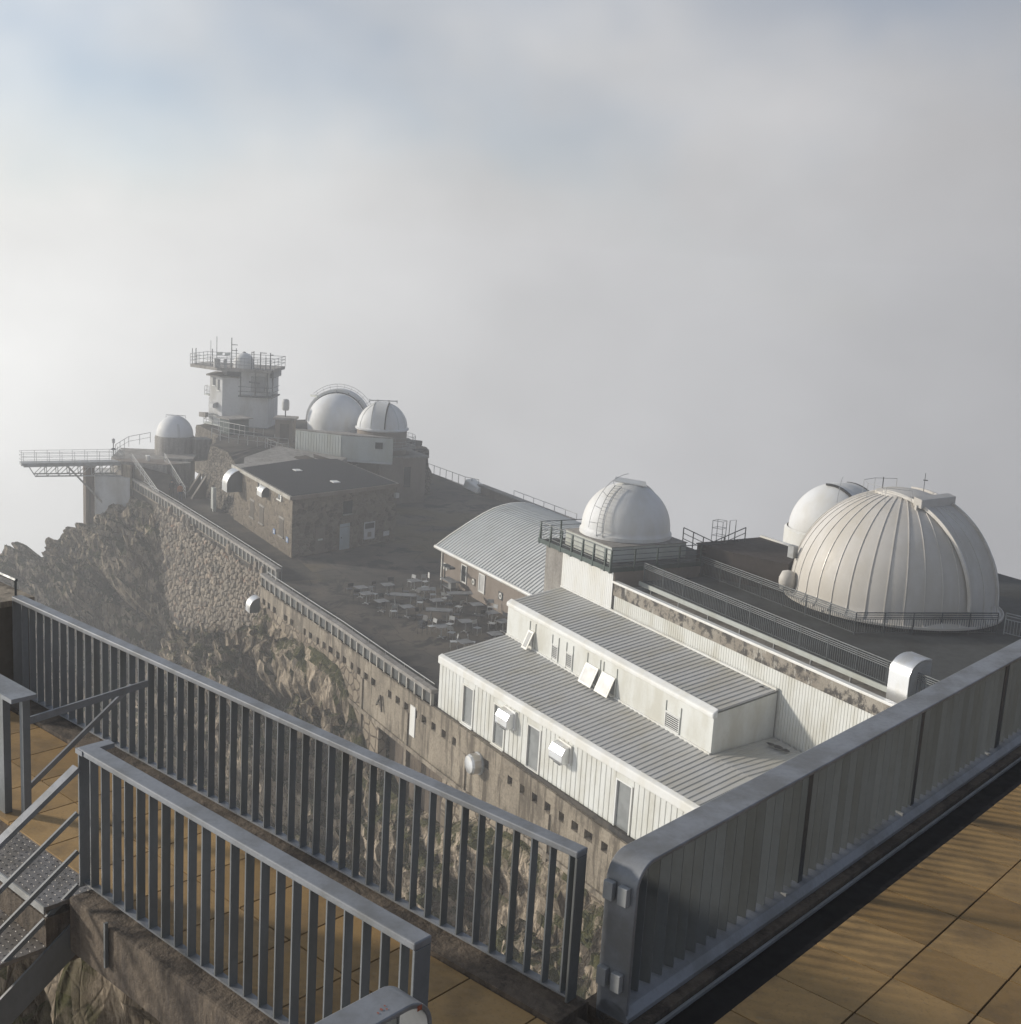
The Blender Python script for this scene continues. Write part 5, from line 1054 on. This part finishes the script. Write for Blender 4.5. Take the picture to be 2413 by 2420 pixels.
# ================================================================ FAR EDGE OF THE COURTYARD
ew = thing('boundary_wall', 'low hazy wall along the far edge of the courtyard', 'wall', (-60, 31.6, 8)); MB().box(-56.5, -38, 31.3, 31.9, 7.5, 8.75).build('wall', M['brown_wall'], ew); MB().box(-56.6, -38, 31.2, 32.0, 8.75, 8.85).build('coping', M['concrete_grey'], ew)
m = MB(); m.hexa([(-59.6, 31.0, 8), (-55.8, 30.7, 8), (-55.8, 32.2, 8), (-59.6, 32.4, 8), (-59.4, 31.2, 8.9), (-55.9, 31.0, 8.6), (-55.9, 32.1, 8.7), (-59.2, 32.2, 9.0)]); tag(m.build('white_tarpaulin', M['white_trim'], bevel=.12), 'pale covered stack against the far edge of the courtyard', 'cover')
railing('boundary_railing', 'thin railing along the far hazy edge of the courtyard, beyond the drum building', [(-73, 26.5, 8), (-69, 31.3, 8), (-60, 31.5, 8), (-57, 31.6, 8.2)], 1.05, 1.5, [.1, 1.05], M['dark_steel'])
railing('boundary_railing', 'thin railing on the far wall beside the barrel roof', [(-50, 32, 8.85), (-38, 32, 8.85)], .5, 2.0, [.5], M['galv'])
t = thing('roof_vent', 'rounded metal roof vent behind the barrel vault', 'vent', (-8, 22, 12)); MB().lathe((-8.2, 22.4, 11.2), [(.5, 0), (.5, 1.0), (.35, 1.25), (0, 1.35)], 14).build('cowl', M['galv'], t, 40); MB().bar((-7.8, 22.6, 12.25), (-5.6, 24.4, 12.3), .12, .18).build('pipe', M['dark_steel'], t)
# ================================================================ FOREGROUND: TILED TERRACE AND FOOTBRIDGE
def fbox(m, p0, p1, q0, q1, z0, z1):
    return m.hexa([FG(p0, q0, z0), FG(p1, q0, z0), FG(p1, q1, z0), FG(p0, q1, z0), FG(p0, q0, z1), FG(p1, q0, z1), FG(p1, q1, z1), FG(p0, q1, z1)])
RZ = math.atan2(E1.y, E1.x)
tf = thing('terrace_floor', 'ochre', 'floor', tuple(FG(2, 2, Z0)))
for k in ('label', 'category'): del tf[k]
tf['kind'] = 'structure'
fbox(MB(), .50, 9, -9, 18, Z0 - .15, Z0 - .022).build('mortar_bed', M['black'], tf)
fbox(MB(), .03, .50, -.32, 18, Z0 - .15, Z0 - .10).build('gutter', M['black'], tf)
tm = MB().box(-.278, .278, -.278, .278, -.03, 0).mesh('tile'); tm.materials.append(M['tile'])
rt = random.Random(5)
def tile(p, q): 
    o = inst('tile', tm, tf, FG(p, q, Z0 + rt.uniform(-.002, .002)), (rt.uniform(-.003, .003), rt.uniform(-.003, .003), RZ)); return o
for i in range(9):
    for j in range(-8, 24):
        if i == 0 and j < -1: continue
        tile(.55 + .57 * (i + .5), .43 + .57 * (j + .5))
# footbridge
br_ = thing('footbridge', 'ochre tiled footbridge with a stained concrete edge beam in the foreground', 'footbridge', tuple(FG(-3, -1, Z0)))
fbox(MB(), -8.6, .5, -1.86, -.30, Z0 - .34, Z0 - .03).build('slab', M['concrete_dark'], br_)
fbox(MB(), -3.42, .5, -1.90, -1.68, Z0 - .40, Z0 + .02).build('edge_beam', M['concrete_dark'], br_, bevel=.02)
fbox(MB(), -8.6, -.1, -.515, -.20, Z0 - .35, Z0 + .03).build('kerb', M['concrete_dark'], br_)
fbox(MB(), -4.9, -3.44, -2.06, -1.6, Z0 - .5, Z0 - .10).build('stair_head', M['concrete_dark'], br_)
for i in range(-14, 2):
    for j in range(2):
        p = -.82 + .57 * (i + .5)
        if p > .6: continue
        if True:
            o = inst('tile', tm, br_, FG(p, -.808 - .57 * j, Z0), (0, 0, RZ))

def flat_rail(name, label, P0, P1, q, wid, ztop, zbot, sp, rot, th=.045, bw_=.062, bt=.012, offs=0.5):
    t = thing(name, label, 'railing', tuple(FG((P0 + P1) / 2, q, Z0)))
    fbox(MB(), P0, P1, q - wid / 2, q + wid / 2, ztop - th, ztop).build('top_rail', M['rail_top'], t, bevel=.008)
    fbox(MB(), P0 + .02, P1 - .02, q - .03, q + .03, zbot, zbot + .014).build('bottom_rail', M['rail_top'], t)
    for p in (P0, P1 - bt * 1.6): fbox(MB(), p, p + bt * 1.6, q - wid / 2 + .004, q + wid / 2 - .004, zbot - .02, ztop - th).build('end_post', M['rail_paint'], t, bevel=.004)
    bm_ = MB().box(-bt / 2, bt / 2, -bw_ / 2, bw_ / 2, 0, ztop - th - zbot - .012).mesh('baluster'); bm_.materials.append(M['rail_paint'])
    p = P1 - sp * offs
    while p > P0 + .05:
        inst('baluster', bm_, t, FG(p, q, zbot + .013), (0, 0, RZ + rot + rt.uniform(-.015, .015))); p -= sp
    return t
flat_rail('railing', 'long grey steel railing with flat balusters on the far side of the footbridge', -7.46, -.18, -.27, .105, 26.605, 25.60, .153, 0.0)
mr = flat_rail('railing', 'shorter grey steel railing with flat balusters on the near side of the footbridge', -3.48, -.08, -1.73, .125, 26.635, 25.60, .150, 0.0, offs=.9)
fbox(MB(), -3.49, -3.40, -1.80, -1.55, 26.595, 26.63).build('return_plate', M['rail_top'], mr)
for p in (-2.9, -1.0): fbox(MB(), p, p + .02, -1.93, -1.905, Z0 - .28, Z0 + .05).build('fixing_plate', M['rail_paint'], mr)
# railings of the main terrace: bent flat plate with round ends, thin balusters, square posts
def bent_rail(name, label, q0, sgn, length, p0=-.085, p1=.15, ztop=26.57, zbot=25.52, posts=(), sp=.132):
    t = thing(name, label, 'railing', tuple(FG(0, q0, Z0))); r_ = .17; pc = (p0 + p1) / 2; wd = (p1 - p0); th = .028
    path = [(q0, zbot - .06), (q0, ztop - r_)] + [(q0 + sgn * r_ * (1 - math.cos(R(90) * k / 8)), ztop - r_ + r_ * math.sin(R(90) * k / 8)) for k in range(1, 9)] + [(q0 + sgn * length, ztop)]
    m = MB(); vv = []; n = len(path)
    for i, (q, z) in enumerate(path):
        a_, b_ = path[max(i - 1, 0)], path[min(i + 1, n - 1)]; d = Vector((b_[0] - a_[0], b_[1] - a_[1])).normalized(); nn = Vector((-d.y, d.x)) * sgn
        if i == n - 1 or i == 0: d = Vector((path[1][0] - path[0][0], path[1][1] - path[0][1])).normalized() if i == 0 else Vector((sgn, 0)); nn = Vector((-d.y, d.x)) * sgn
        for pp, off in ((p0, 0), (p1, 0), (p1, -th), (p0, -th)): vv.append(FG(pp, q + nn.x * off, z + nn.y * off))
    m.add(vv, [(i * 4 + j, i * 4 + (j + 1) % 4, i * 4 + 4 + (j + 1) % 4, i * 4 + 4 + j) for i in range(n - 1) for j in range(4)] + [(3, 2, 1, 0), ((n - 1) * 4, (n - 1) * 4 + 1, (n - 1) * 4 + 2, (n - 1) * 4 + 3)])
    m.build('top_plate', M['rail_top'], t, 40, bevel=.006)
    # half-round base rail on a kerb flashing
    qa, qb = sorted((q0, q0 + sgn * length))
    sec = [(-.10, 0), (.13, 0), (.13, .03), (.09, .08), (.03, .10), (-.04, .10), (-.09, .06)]; m = MB(); vv = []
    for q in (qa, qb): vv += [FG(pc + a_, q, zbot + b_) for a_, b_ in sec]
    k = len(sec); m.add(vv, [(i, (i + 1) % k, k + (i + 1) % k, k + i) for i in range(k)] + [tuple(range(k)), tuple(range(k, 2 * k))]); m.build('base_rail', M['rail_top'], t, 30)
    fbox(MB(), p0 - .10, p1 + .09, qa, qb, zbot - .14, zbot - .005).build('kerb', M['concrete_dark'], t); fbox(MB(), p1 + .10, p1 + .122, qa, qb, zbot - .06, zbot - .035).build('flashing_lip', M['galv'], t)
    bm_ = MB().box(-.043, .043, -.006, .006, 0, ztop - th - zbot - .10).mesh('baluster'); bm_.materials.append(M['rail_paint_dimmed'])
    d = .20
    while d < length - .05:
        q = q0 + sgn * d; inst('baluster', bm_, t, FG(pc + .01, q, zbot + .10), (0, 0, RZ + R(14) + rt.uniform(-.02, .02))); d += sp
    for d in posts:
        q = q0 + sgn * d; fbox(MB(), pc - .05, pc + .055, q - .035, q + .035, zbot + .02, ztop - th).build('post', M['dark_steel'], t, bevel=.004)
        fbox(MB(), p0 + .05, p1 - .03, q - .28, q - .255, zbot + .05, zbot + .106).build('joint_strap', M['galv'], t)
    return t
rr_ = bent_rail('railing', 'broad grey railing with a rounded end running up the right of the picture', -.14, 1, 17.5, posts=(2.33, 4.40, 6.47, 8.54, 10.6, 12.7, 14.8))
# solid dark sheet behind the first balusters, seen through the gaps
for z in (26.30, 25.72):
    for s_ in (0, 1):
        o = fbox(MB(), -.07 + s_ * .11, .0 + s_ * .11, -.185, -.142, z, z + .12).build('hinge_plate', M['galv'], rr_, bevel=.004)
nr_ = bent_rail('railing', 'rounded end of a grey railing with orange paint marks at the bottom edge', -2.02, -1, 7.0, p0=.09, p1=.29, ztop=26.64, posts=(1.8, 3.9))
for (p, q, s_) in ((.225, -2.30, .008), (.235, -2.33, .006), (.215, -2.27, .005), (.24, -2.28, .005)):
    m = MB(); n = 8; m.add([tuple(FG(p + s_ * 1.3 * math.cos(k * 6.283 / n), q + s_ * math.sin(k * 6.283 / n) * rt.uniform(.6, 1.2), 26.6435)) for k in range(n)], [tuple(range(n))]); m.build('paint_mark', M['red_paint'], nr_)
fbox(MB(), .291, .2925, -2.13, -2.10, 26.585, 26.612).build('paint_mark', M['red_paint'], nr_)
# barrier across the footbridge and the stair that leaves it
bar_ = thing('barrier', 'steel barrier with a sloping brace across the footbridge at the left edge', 'barrier', tuple(FG(-4.85, -1.5, Z0)))
for (p, q, w_) in ((-4.83, -1.50, .055), (-5.02, -1.58, .10)): fbox(MB(), p - w_ / 2, p + w_ / 2, q - .03, q + .03, Z0 - .05, 26.56).build('post', M['rail_paint'], bar_)
fbox(MB(), -5.6, -4.72, -1.66, -1.45, 26.565, 26.60).build('top_plate', M['rail_top'], bar_)
MB().bar(FG(-4.9, -1.46, 26.32), FG(-4.95, -.33, 26.38), .02, .06).build('bar', M['rail_top'], bar_); MB().bar(FG(-4.9, -1.46, 25.74), FG(-5.1, -.40, 26.33), .02, .045).build('brace', M['rail_top'], bar_)
st = thing('stair', 'steel stair with checker-plate treads going down from the footbridge at the lower left', 'stair', tuple(FG(-4, -2, Z0)))
for k in range(6):
    q1 = -1.60 - k * .44; z = Z0 - .012 - k * .30
    tr = fbox(MB(), -4.66, -3.44, q1 - .47, q1, z - .03, z).build('tread', M['checker'], st)
    fbox(MB(), -4.66, -3.44, q1 - .475, q1 - .462, z - .05, z + .006).build('nosing', M['galv'], tr)
    if k < 2:
        sm_ = MB()
        for i in range(26):
            for j in range(9): 
                a_ = -4.63 + i * .047 + (.023 if j % 2 else 0); b_ = q1 - .03 - j * .05; c_ = .008
                d1, d2 = (.012, .004) if (i + j) % 2 else (.004, .012)
                sm_.add([FG(a_ - d1, b_, z + .001), FG(a_, b_ - d2, z + .001), FG(a_ + d1, b_, z + .001), FG(a_, b_ + d2, z + .001), FG(a_, b_, z + .006)], [(0, 1, 4), (1, 2, 4), (2, 3, 4), (3, 0, 4)])
        o = sm_.build('raised_studs', M['checker'], tr); o['kind'] = 'stuff'
for p in (-4.70, -3.43): MB().bar(FG(p, -1.62, Z0 - .16), FG(p, -4.2, Z0 - .16 - 1.76), .02, .22).build('stringer', M['rail_paint'], st)
for (z, w_, h_, mt) in ((26.49, .075, .035, 'rail_top'), (26.15, .02, .035, 'rail_paint'), (25.86, .02, .035, 'rail_paint'), (25.60, .02, .035, 'rail_paint')):
    MB().bar(FG(-3.47, -1.80, z), FG(-3.47, -4.2, z - 1.64), w_, h_).build('handrail' if w_ > .05 else 'mid_rail', M[mt], st)
fbox(MB(), -3.50, -3.44, -4.2, -4.14, 22.8, 24.9).build('post', M['rail_paint'], st)
# rusty brown pier beyond the railing at the left edge, with a thin rail on top
t = thing('brown_pier', 'rust-brown pier with a pale cap at the left edge of the picture', 'pier', tuple(FG(-8.3, -.6, Z0)))
fbox(MB(), -9.8, -7.5, -1.0, -.12, 23.5, 26.50).build('body', M['shutter'], t); fbox(MB(), -9.85, -7.46, -1.04, -.08, 26.50, 26.56).build('cap', M['concrete'], t)
MB().tube([FG(-9.8, -.2, 26.72), FG(-7.6, -.2, 26.72)], .018, 5).build('top_rail', M['dark_steel'], t)
for p in (-9.6, -8.4, -7.62): MB().tube([FG(p, -.2, 26.55), FG(p, -.2, 26.72)], .012, 5).build('rail_post', M['dark_steel'], t)
# ================================================================ CAFÉ TABLES AND CHAIRS
def mk_table(w_, d_):
    r = thing('cafe_table', 'x', 'table', (0, 0, 8.0)); h_ = .74
    MB().box(-w_ / 2, w_ / 2, -d_ / 2, d_ / 2, h_ - .03, h_).build('tabletop', M['table_grey'], r, local=True, bevel=.006)
    for dx in ((-w_ * .3, w_ * .3) if w_ > 1 else (0,)):
        MB().tube([(dx, 0, .03), (dx, 0, h_ - .03)], .035, 8).build('column', M['galv'], r, local=True)
        MB().box(dx - .30, dx + .30, -.03, .03, 0, .035).box(dx - .03, dx + .03, -.30, .30, .001, .034).build('foot', M['galv'], r, local=True)
    return r
def mk_chair(mt):
    r = thing('cafe_chair', 'x', 'chair', (0, 0, 8.0)); m = M[mt]
    MB().box(-.21, .21, -.21, .21, .43, .46).build('seat', m, r, local=True, bevel=.01)
    MB().hexa([(-.20, .20, .66), (.20, .20, .66), (.20, .225, .66), (-.20, .225, .66), (-.20, .255, .90), (.20, .255, .90), (.20, .28, .90), (-.20, .28, .90)]).build('backrest', m, r, local=True)
    for x in (-.195, .195):
        MB().tube([(x, -.2, 0), (x, -.19, .43)], .014, 5).build('leg', m, r, local=True); MB().tube([(x, .22, 0), (x, .19, .43), (x, .26, .9)], .014, 5).build('leg', m, r, local=True)
    return r
tables = [(-21.2, 4.15, 8, 'pale café table nearest the parapet in the row closest to the stone building'), (-19.6, 3.92, 4, 'pale café table beside the parapet, second towards the camera'), (-21.4, 6.2, 0, 'pale café table in the back row with a dark chair each side'),
 (-21.9, 8.5, 5, 'pale café table at the back right, near the canteen corner'), (-19.55, 8.2, -4, 'small pale café table in front of the canteen corner table'), (-17.55, 4.17, 6, 'pale café table standing alone nearest the open courtyard'),
 (-15.8, 5.23, 3, 'pale café table with a white chair at its left, mid courtyard'), (-16.66, 7.77, 0, 'pale café table between the two long tables'), (-14.97, 9.92, -3, 'pale café table by the canteen wall under the disc sign'),
 (-12.9, 9.98, 4, 'pale café table closest to the corner of the upper white block'), (-11.63, 7.44, -5, 'pale café table in the front group with a chair turned away'), (-11.04, 5.47, 2, 'pale café table in the front group beside the dark stacked chairs'),
 (-7.76, 5.44, 5, 'pale café table nearest the lower white roof'), (-8.64, 7.99, 0, 'pale café table cut off by the lower white roof edge'), (-10.91, 9.76, 7, 'pale café table half hidden behind the upper white block')]
t0 = mk_table(.82, .82); first = True
for (x, y, a_, lb) in tables:
    o = t0 if first else copy_tree(t0); first = False; o.location = (x, y, 8.0); o.rotation_euler.z = R(a_); tag(o, lb, 'table', 'café tables in the courtyard')
t1 = mk_table(1.75, .8); first = True
for (x, y, a_, lb) in ((-18.6, 6.16, 62, 'long pale café table further from the camera'), (-14.47, 6.93, 62, 'long pale café table nearer the camera'), (-17.88, 10.1, 75, 'wide pale café table against the canteen wall')):
    o = t1 if first else copy_tree(t1); first = False; o.location = (x, y, 8.0); o.rotation_euler.z = R(a_); tag(o, lb, 'table', 'café tables in the courtyard')
wch = [(-20.3, 4.75, 130, 'white café chair right of the second table from the back'), (-22.4, 9.6, 100, 'white café chair standing apart near the canteen corner'), (-22.7, 8.6, 20, 'white café chair behind the canteen corner table'), (-15.95, 4.35, -100, 'white café chair at the left of the mid courtyard table'),
 (-17.4, 6.9, -120, 'white café chair between the far long table and its neighbour'), (-15.7, 8.95, -60, 'white café chair left of the table under the disc sign'), (-15.0, 11.0, 60, 'white café chair against the canteen wall'), (-11.5, 9.3, -50, 'white café chair beside the half-hidden table'),
 (-12.2, 6.6, 30, 'white café chair turned away in the front group'), (-10.5, 5.9, -140, 'white café chair pulled out in the front group'), (-12.1, 5.3, 10, 'white café chair tucked behind the front group table'), (-8.75, 5.2, -20, 'white café chair nearest the lower white roof'), (-18.6, 9.5, 160, 'white café chair left of the wide table at the canteen wall'), (-17.9, 9.0, -150, 'white café chair in front of the wide table at the canteen wall'), (-21.0, 8.9, -60, 'white café chair left of the canteen corner table'), (-19.0, 8.6, 70, 'white café chair at the small table in front of the canteen corner'), (-13.9, 10.6, 20, 'white café chair between the disc sign and the upper white block'), (-10.9, 7.9, 110, 'white café chair right of the front group, facing the canteen'), (-8.3, 6.2, 150, 'white café chair behind the table nearest the lower white roof')]
c0_ = mk_chair('chair_white'); first = True
for (x, y, a_, lb) in wch:
    o = c0_ if first else copy_tree(c0_); first = False; o.location = (x, y, 8.0); o.rotation_euler.z = R(a_); tag(o, lb, 'chair', 'white café chairs')
dch = [(-22.3, 6.9, 80, 'dark café chair right of the back row table'), (-22.1, 5.3, -70, 'dark café chair left of the back row table'), (-22.0, 3.6, -90, 'dark café chair nearest the parapet'), (-20.3, 7.1, 150, 'dark café chair behind the far long table'), (-16.6, 8.6, 40, 'dark café chair right of the middle table'), (-14.6, 5.6, 120, 'dark café chair right of the mid courtyard table'), (-14.0, 8.0, -20, 'dark café chair at the near long table'), (-11.9, 10.3, 30, 'dark café chair by the upper white block'), (-20.4, 3.5, -110, 'dark café chair between the two tables nearest the parapet'), (-18.4, 4.6, 100, 'dark café chair beside the lone table, on its far side'), (-16.9, 3.8, -60, 'dark café chair beside the lone table, on its near side'), (-19.0, 7.3, 20, 'dark café chair right of the far long table'), (-13.3, 9.4, -80, 'dark café chair left of the table closest to the upper white block'), (-9.5, 8.4, 100, 'dark café chair next to the table cut off by the lower roof'), (-13.2, 7.4, 140, 'dark café chair at the near end of the near long table')]
c1_ = mk_chair('chair_dark'); first = True
for (x, y, a_, lb) in dch:
    o = c1_ if first else copy_tree(c1_); first = False; o.location = (x, y, 8.0); o.rotation_euler.z = R(a_); tag(o, lb, 'chair', 'dark café chairs')
sg = thing('chair_stack', 'stack of dark chairs beside the front group of tables', 'chair stack', (-12.0, 4.6, 8.0), R(20))
for k in range(4):
    z = k * .13; MB().box(-.21, .21, -.21, .21, .43 + z, .46 + z).build('seat', M['chair_dark'], sg, local=True); MB().hexa([(-.2, .2, .6 + z), (.2, .2, .6 + z), (.2, .22, .6 + z), (-.2, .22, .6 + z), (-.2, .26, .8 + z), (.2, .26, .8 + z), (.2, .28, .8 + z), (-.2, .28, .8 + z)]).build('backrest', M['chair_dark'], sg, local=True)
for (x, y) in ((-.2, -.2), (.2, -.2), (-.2, .22), (.2, .22)): MB().tube([(x, y, 0), (x, y, .83)], .015, 5).build('leg', M['chair_dark'], sg, local=True)
# serving cart with trays and two lamps by the canteen wall
ct = thing('serving_cart', 'serving cart with trays and dark heat lamps against the canteen wall', 'cart', (-20.9, 10.8, 8))
MB().box(-21.9, -20.2, 10.5, 11.2, 8.78, 8.83).build('top', M['table_grey'], ct); MB().box(-21.85, -20.25, 10.55, 11.15, 8.3, 8.34).build('shelf', M['table_grey'], ct)
for (x, y) in ((-21.85, 10.55), (-20.3, 10.55), (-21.85, 11.1), (-20.3, 11.1)): MB().box(x, x + .05, y, y + .05, 8.0, 8.78).build('leg', M['galv'], ct)
for k in range(4): MB().box(-20.75, -20.35, 10.6, 11.1, 8.36 + k * .09, 8.40 + k * .09).build('tray', M['chair_white'], ct)
MB().tube([(-21.6, 10.7, 8.83), (-21.6, 10.7, 9.75)], .05, 6).build('lamp_post', M['dark_steel'], ct)
for x in (-21.75, -21.0): MB().box(x, x + .55, 10.5, 10.95, 9.72, 9.84).build('lamp_head', M['dark_steel'], ct)
# short bollard lights
t = thing('notice_stand', 'small white notice on a thin stand behind the café tables', 'notice', (-22.6, 9.95, 8)); MB().tube([(-22.7, 10.0, 8), (-22.7, 10.0, 8.6)], .02, 5).build('stand', M['galv'], t); MB().box(-22.85, -22.6, 9.97, 10.0, 8.6, 9.0).build('card', M['white_trim'], t)

# ================================================================ TWO WALKERS ON THE PATH
def person(label, loc, rz, top, bottom, hgt=1.74, stride=.16):
    r = thing('person', label, 'person', loc, rz); s_ = hgt / 1.74
    V_ = [(0, 0, .95, .15, .11), (0, 0, 1.18, .145, .10), (0, .01, 1.40, .165, .105), (0, .01, 1.50, .06, .06), (0, .02, 1.60, .085, .10), (0, .02, 1.70, .07, .08),
          (-.09, 0, .90, .095, .095), (-.10, stride, .50, .065, .065), (-.10, stride * .7 + .02, .09, .042, .042), (-.10, stride * .7 + .16, .03, .035, .03),
          (.09, 0, .90, .095, .095), (.10, -stride * .2, .50, .065, .065), (.10, -stride * 1.3, .10, .042, .042), (.10, -stride * 1.3 + .14, .03, .035, .03),
          (-.19, .01, 1.42, .062, .062), (-.24, -.06, 1.15, .045, .045), (-.23, .04, .92, .036, .036), (-.23, .08, .82, .03, .02),
          (.19, .01, 1.42, .062, .062), (.25, .05, 1.15, .045, .045), (.24, .18, .95, .036, .036), (.235, .24, .87, .03, .02)]
    Ed = [(0, 1), (1, 2), (2, 3), (3, 4), (4, 5), (0, 6), (6, 7), (7, 8), (8, 9), (0, 10), (10, 11), (11, 12), (12, 13), (2, 14), (14, 15), (15, 16), (16, 17), (2, 18), (18, 19), (19, 20), (20, 21)]
    me = bpy.data.meshes.new('body'); me.from_pydata([(x * s_, y * s_, z * s_) for x, y, z, *_ in V_], Ed, []); o = bpy.data.objects.new('body', me); COL.objects.link(o)
    sk_ = o.modifiers.new('skin', 'SKIN'); sk_.use_smooth_shade = True
    for i, v in enumerate(me.skin_vertices[0].data): v.radius = (V_[i][3] * s_, V_[i][4] * s_); v.use_root = (i == 0)
    ss = o.modifiers.new('sub', 'SUBSURF'); ss.levels = 1; ss.render_levels = 1
    # clothing colours by height on the one body mesh
    t = MT('walker_' + top); sx_ = t.n('ShaderNodeSeparateXYZ'); t.l(t.tc.outputs['Object'], sx_.inputs[0]); z = sx_.outputs[2]; ax = t.math('ABSOLUTE', sx_.outputs[0], 0)
    cols = {'dark': (.03, .032, .04), 'orange': (.32, .13, .05), 'jeans': (.04, .05, .08), 'black': (.02, .02, .022)}
    c = t.mix(t.ramp(z, .93 * s_, .95 * s_), cols[bottom], cols[top]); c = t.mix(t.ramp(z, 1.50 * s_, 1.52 * s_), c, (.42, .27, .20)); c = t.mix(t.ramp(z, .07, .09, 1, 0), c, (.02, .018, .016))
    hand = t.math('MULTIPLY', t.ramp(ax, .205 * s_, .215 * s_), t.ramp(z, .90 * s_, .93 * s_, 1, 0)); c = t.mix(hand, c, (.42, .27, .20)); f_ = t.noise(14, 3)
    me.materials.append(t.done(c, .85, 0, f_, .3, .01)); o.parent = r
    MB().lathe((0, .005 * s_, 1.62 * s_), [(.10 * s_, -.02), (.108 * s_, .03), (.10 * s_, .09), (.06 * s_, .14), (0, .155)], 14).build('hair', M['cloth_dark'], r, 60, local=True)
    return r
person('walker in dark clothes on the path, further from the camera', (-58.9, .05, 8.01), R(70), 'dark', 'black', 1.78)
person('walker in a brown-orange jacket on the path, nearer the camera', (-57.3, .45, 8.01), R(75), 'orange', 'jeans', 1.70)

# ================================================================ ROCK SLABS AND GRASS ON THE SLOPE
from mathutils.bvhtree import BVHTree
slope.data.calc_loop_triangles(); bv_ = BVHTree.FromPolygons([v.co for v in slope.data.vertices], [tuple(p.vertices) for p in slope.data.polygons])
rk = random.Random(11)
def slab_mesh(sd, sx_, sy_, sz_):
    m = MB(); bm_ = bmesh.new(); bmesh.ops.create_cube(bm_, size=1); bmesh.ops.subdivide_edges(bm_, edges=bm_.edges, cuts=2, use_grid_fill=True)
    for v in bm_.verts:
        tz = v.co.z + .5; q = 1 - .28 * tz * (.6 + .4 * math.sin(sd)); v.co.x *= sx_ * q; v.co.y *= sy_ * (1 - .2 * tz); v.co.z = (v.co.z + .2 + .25 * v.co.x * math.sin(sd * 2)) * sz_
        d = noise.cell(v.co * 1.3 + Vector((sd, 0, 0))) * .45 + noise.noise(v.co * 1.9 + Vector((sd * 3, 1, 2))) * .40; v.co += Vector((d * .5, d * .6, d * .5)) * min(sx_, 1.2)
    me = bpy.data.meshes.new('rock_slab'); bm_.to_mesh(me); bm_.free(); me.materials.append(M['rock']); return me
sm8 = [slab_mesh(k * 1.7, *d) for k, d in enumerate(((.8, .45, 2.6), (.9, .6, 1.8), (.6, .35, 2.2), (1.2, .7, 1.6), (.7, .5, 3.2), (1.0, .4, 2.0), (1.4, .9, 1.3), (.5, .4, 1.5)))]
def put_slab(a_, b_, k, sc_=1.0, tilt=None, sink=.2):
    hit = bv_.ray_cast(Vector((a_, b_, 40)), Vector((0, 0, -1)))
    if hit[0] is None: return
    o = bpy.data.objects.new('rock_slab', sm8[k]); COL.objects.link(o); o.parent = slope; o.location = hit[0] - Vector((0, 0, sink)); o.scale = (sc_, sc_, sc_ * rk.uniform(.8, 1.2)); o.rotation_euler = (R(rk.uniform(-8, 14)), R(rk.uniform(14, 36) if tilt is None else tilt), R(rk.uniform(-30, 30)))
for i in range(470):
    a_ = rk.uniform(-62, 22); s_ = rk.uniform(.5, 11); put_slab(a_, bw(a_) - s_, rk.randrange(8), rk.uniform(.28, .95))
for (a_, s_) in ((-50, 1.8), (-49, 3.2), (-47.5, 4.6), (-51.5, 2.5), (-46, 3.0), (-44, 2.4), (-42, 3.2), (-40, 2.2), (-37, 2.6), (-35, 3.4), (-33, 2.0), (-30, 2.4), (-28, 2.2), (-24, 2.0), (-20, 2.2), (-16, 1.6), (-13, 2.4)): put_slab(a_, bw(a_) - s_, rk.randrange(6), rk.uniform(.8, 1.25))
gm = MB()
for i in range(5200):
    a_ = rk.uniform(-66, 18); s_ = rk.uniform(.3, 15)
    if noise.noise(Vector((a_ * .25, s_ * .3, 3))) < -.12: continue
    hit = bv_.ray_cast(Vector((a_, bw(a_) - s_, 40)), Vector((0, 0, -1)))
    if hit[0] is None or hit[1].z < .42: continue
    p = hit[0]
    for k in range(4):
        t_ = rk.uniform(0, 6.28); l_ = rk.uniform(.10, .30); w2 = rk.uniform(.03, .07); dx, dy = math.cos(t_), math.sin(t_); ox, oy = rk.uniform(-.16, .16), rk.uniform(-.16, .16)
        gm.add([(p.x + ox - dy * w2, p.y + oy + dx * w2, p.z - .05), (p.x + ox + dy * w2, p.y + oy - dx * w2, p.z - .05), (p.x + ox + dx * l_ * .7, p.y + oy + dy * l_ * .7, p.z + l_ * .7)], [(0, 1, 2)])
me = bpy.data.meshes.new('grass'); me.from_pydata(gm.v, [], gm.f); me.materials.append(M['grass']); go = bpy.data.objects.new('grass', me); COL.objects.link(go); go['kind'] = 'stuff'; go['label'] = 'sparse olive green grass growing between the rocks of the slope'
# ================================================================ HAZE
hm = bpy.data.materials.new('haze_air'); hm.use_nodes = True; ht_ = hm.node_tree; ht_.nodes.clear()
pv = ht_.nodes.new('ShaderNodeVolumePrincipled'); pv.inputs['Color'].default_value = (.925, .94, .965, 1); pv.inputs['Density'].default_value = .0020; pv.inputs['Anisotropy'].default_value = .4
ou = ht_.nodes.new('ShaderNodeOutputMaterial'); ht_.links.new(pv.outputs[0], ou.inputs['Volume'])
hz = MB().box(-121, 110, -120, 125, -90, 36).build('haze', hm); hz['kind'] = 'stuff'; hz['label'] = 'pale mountain mist filling the air round the summit buildings'
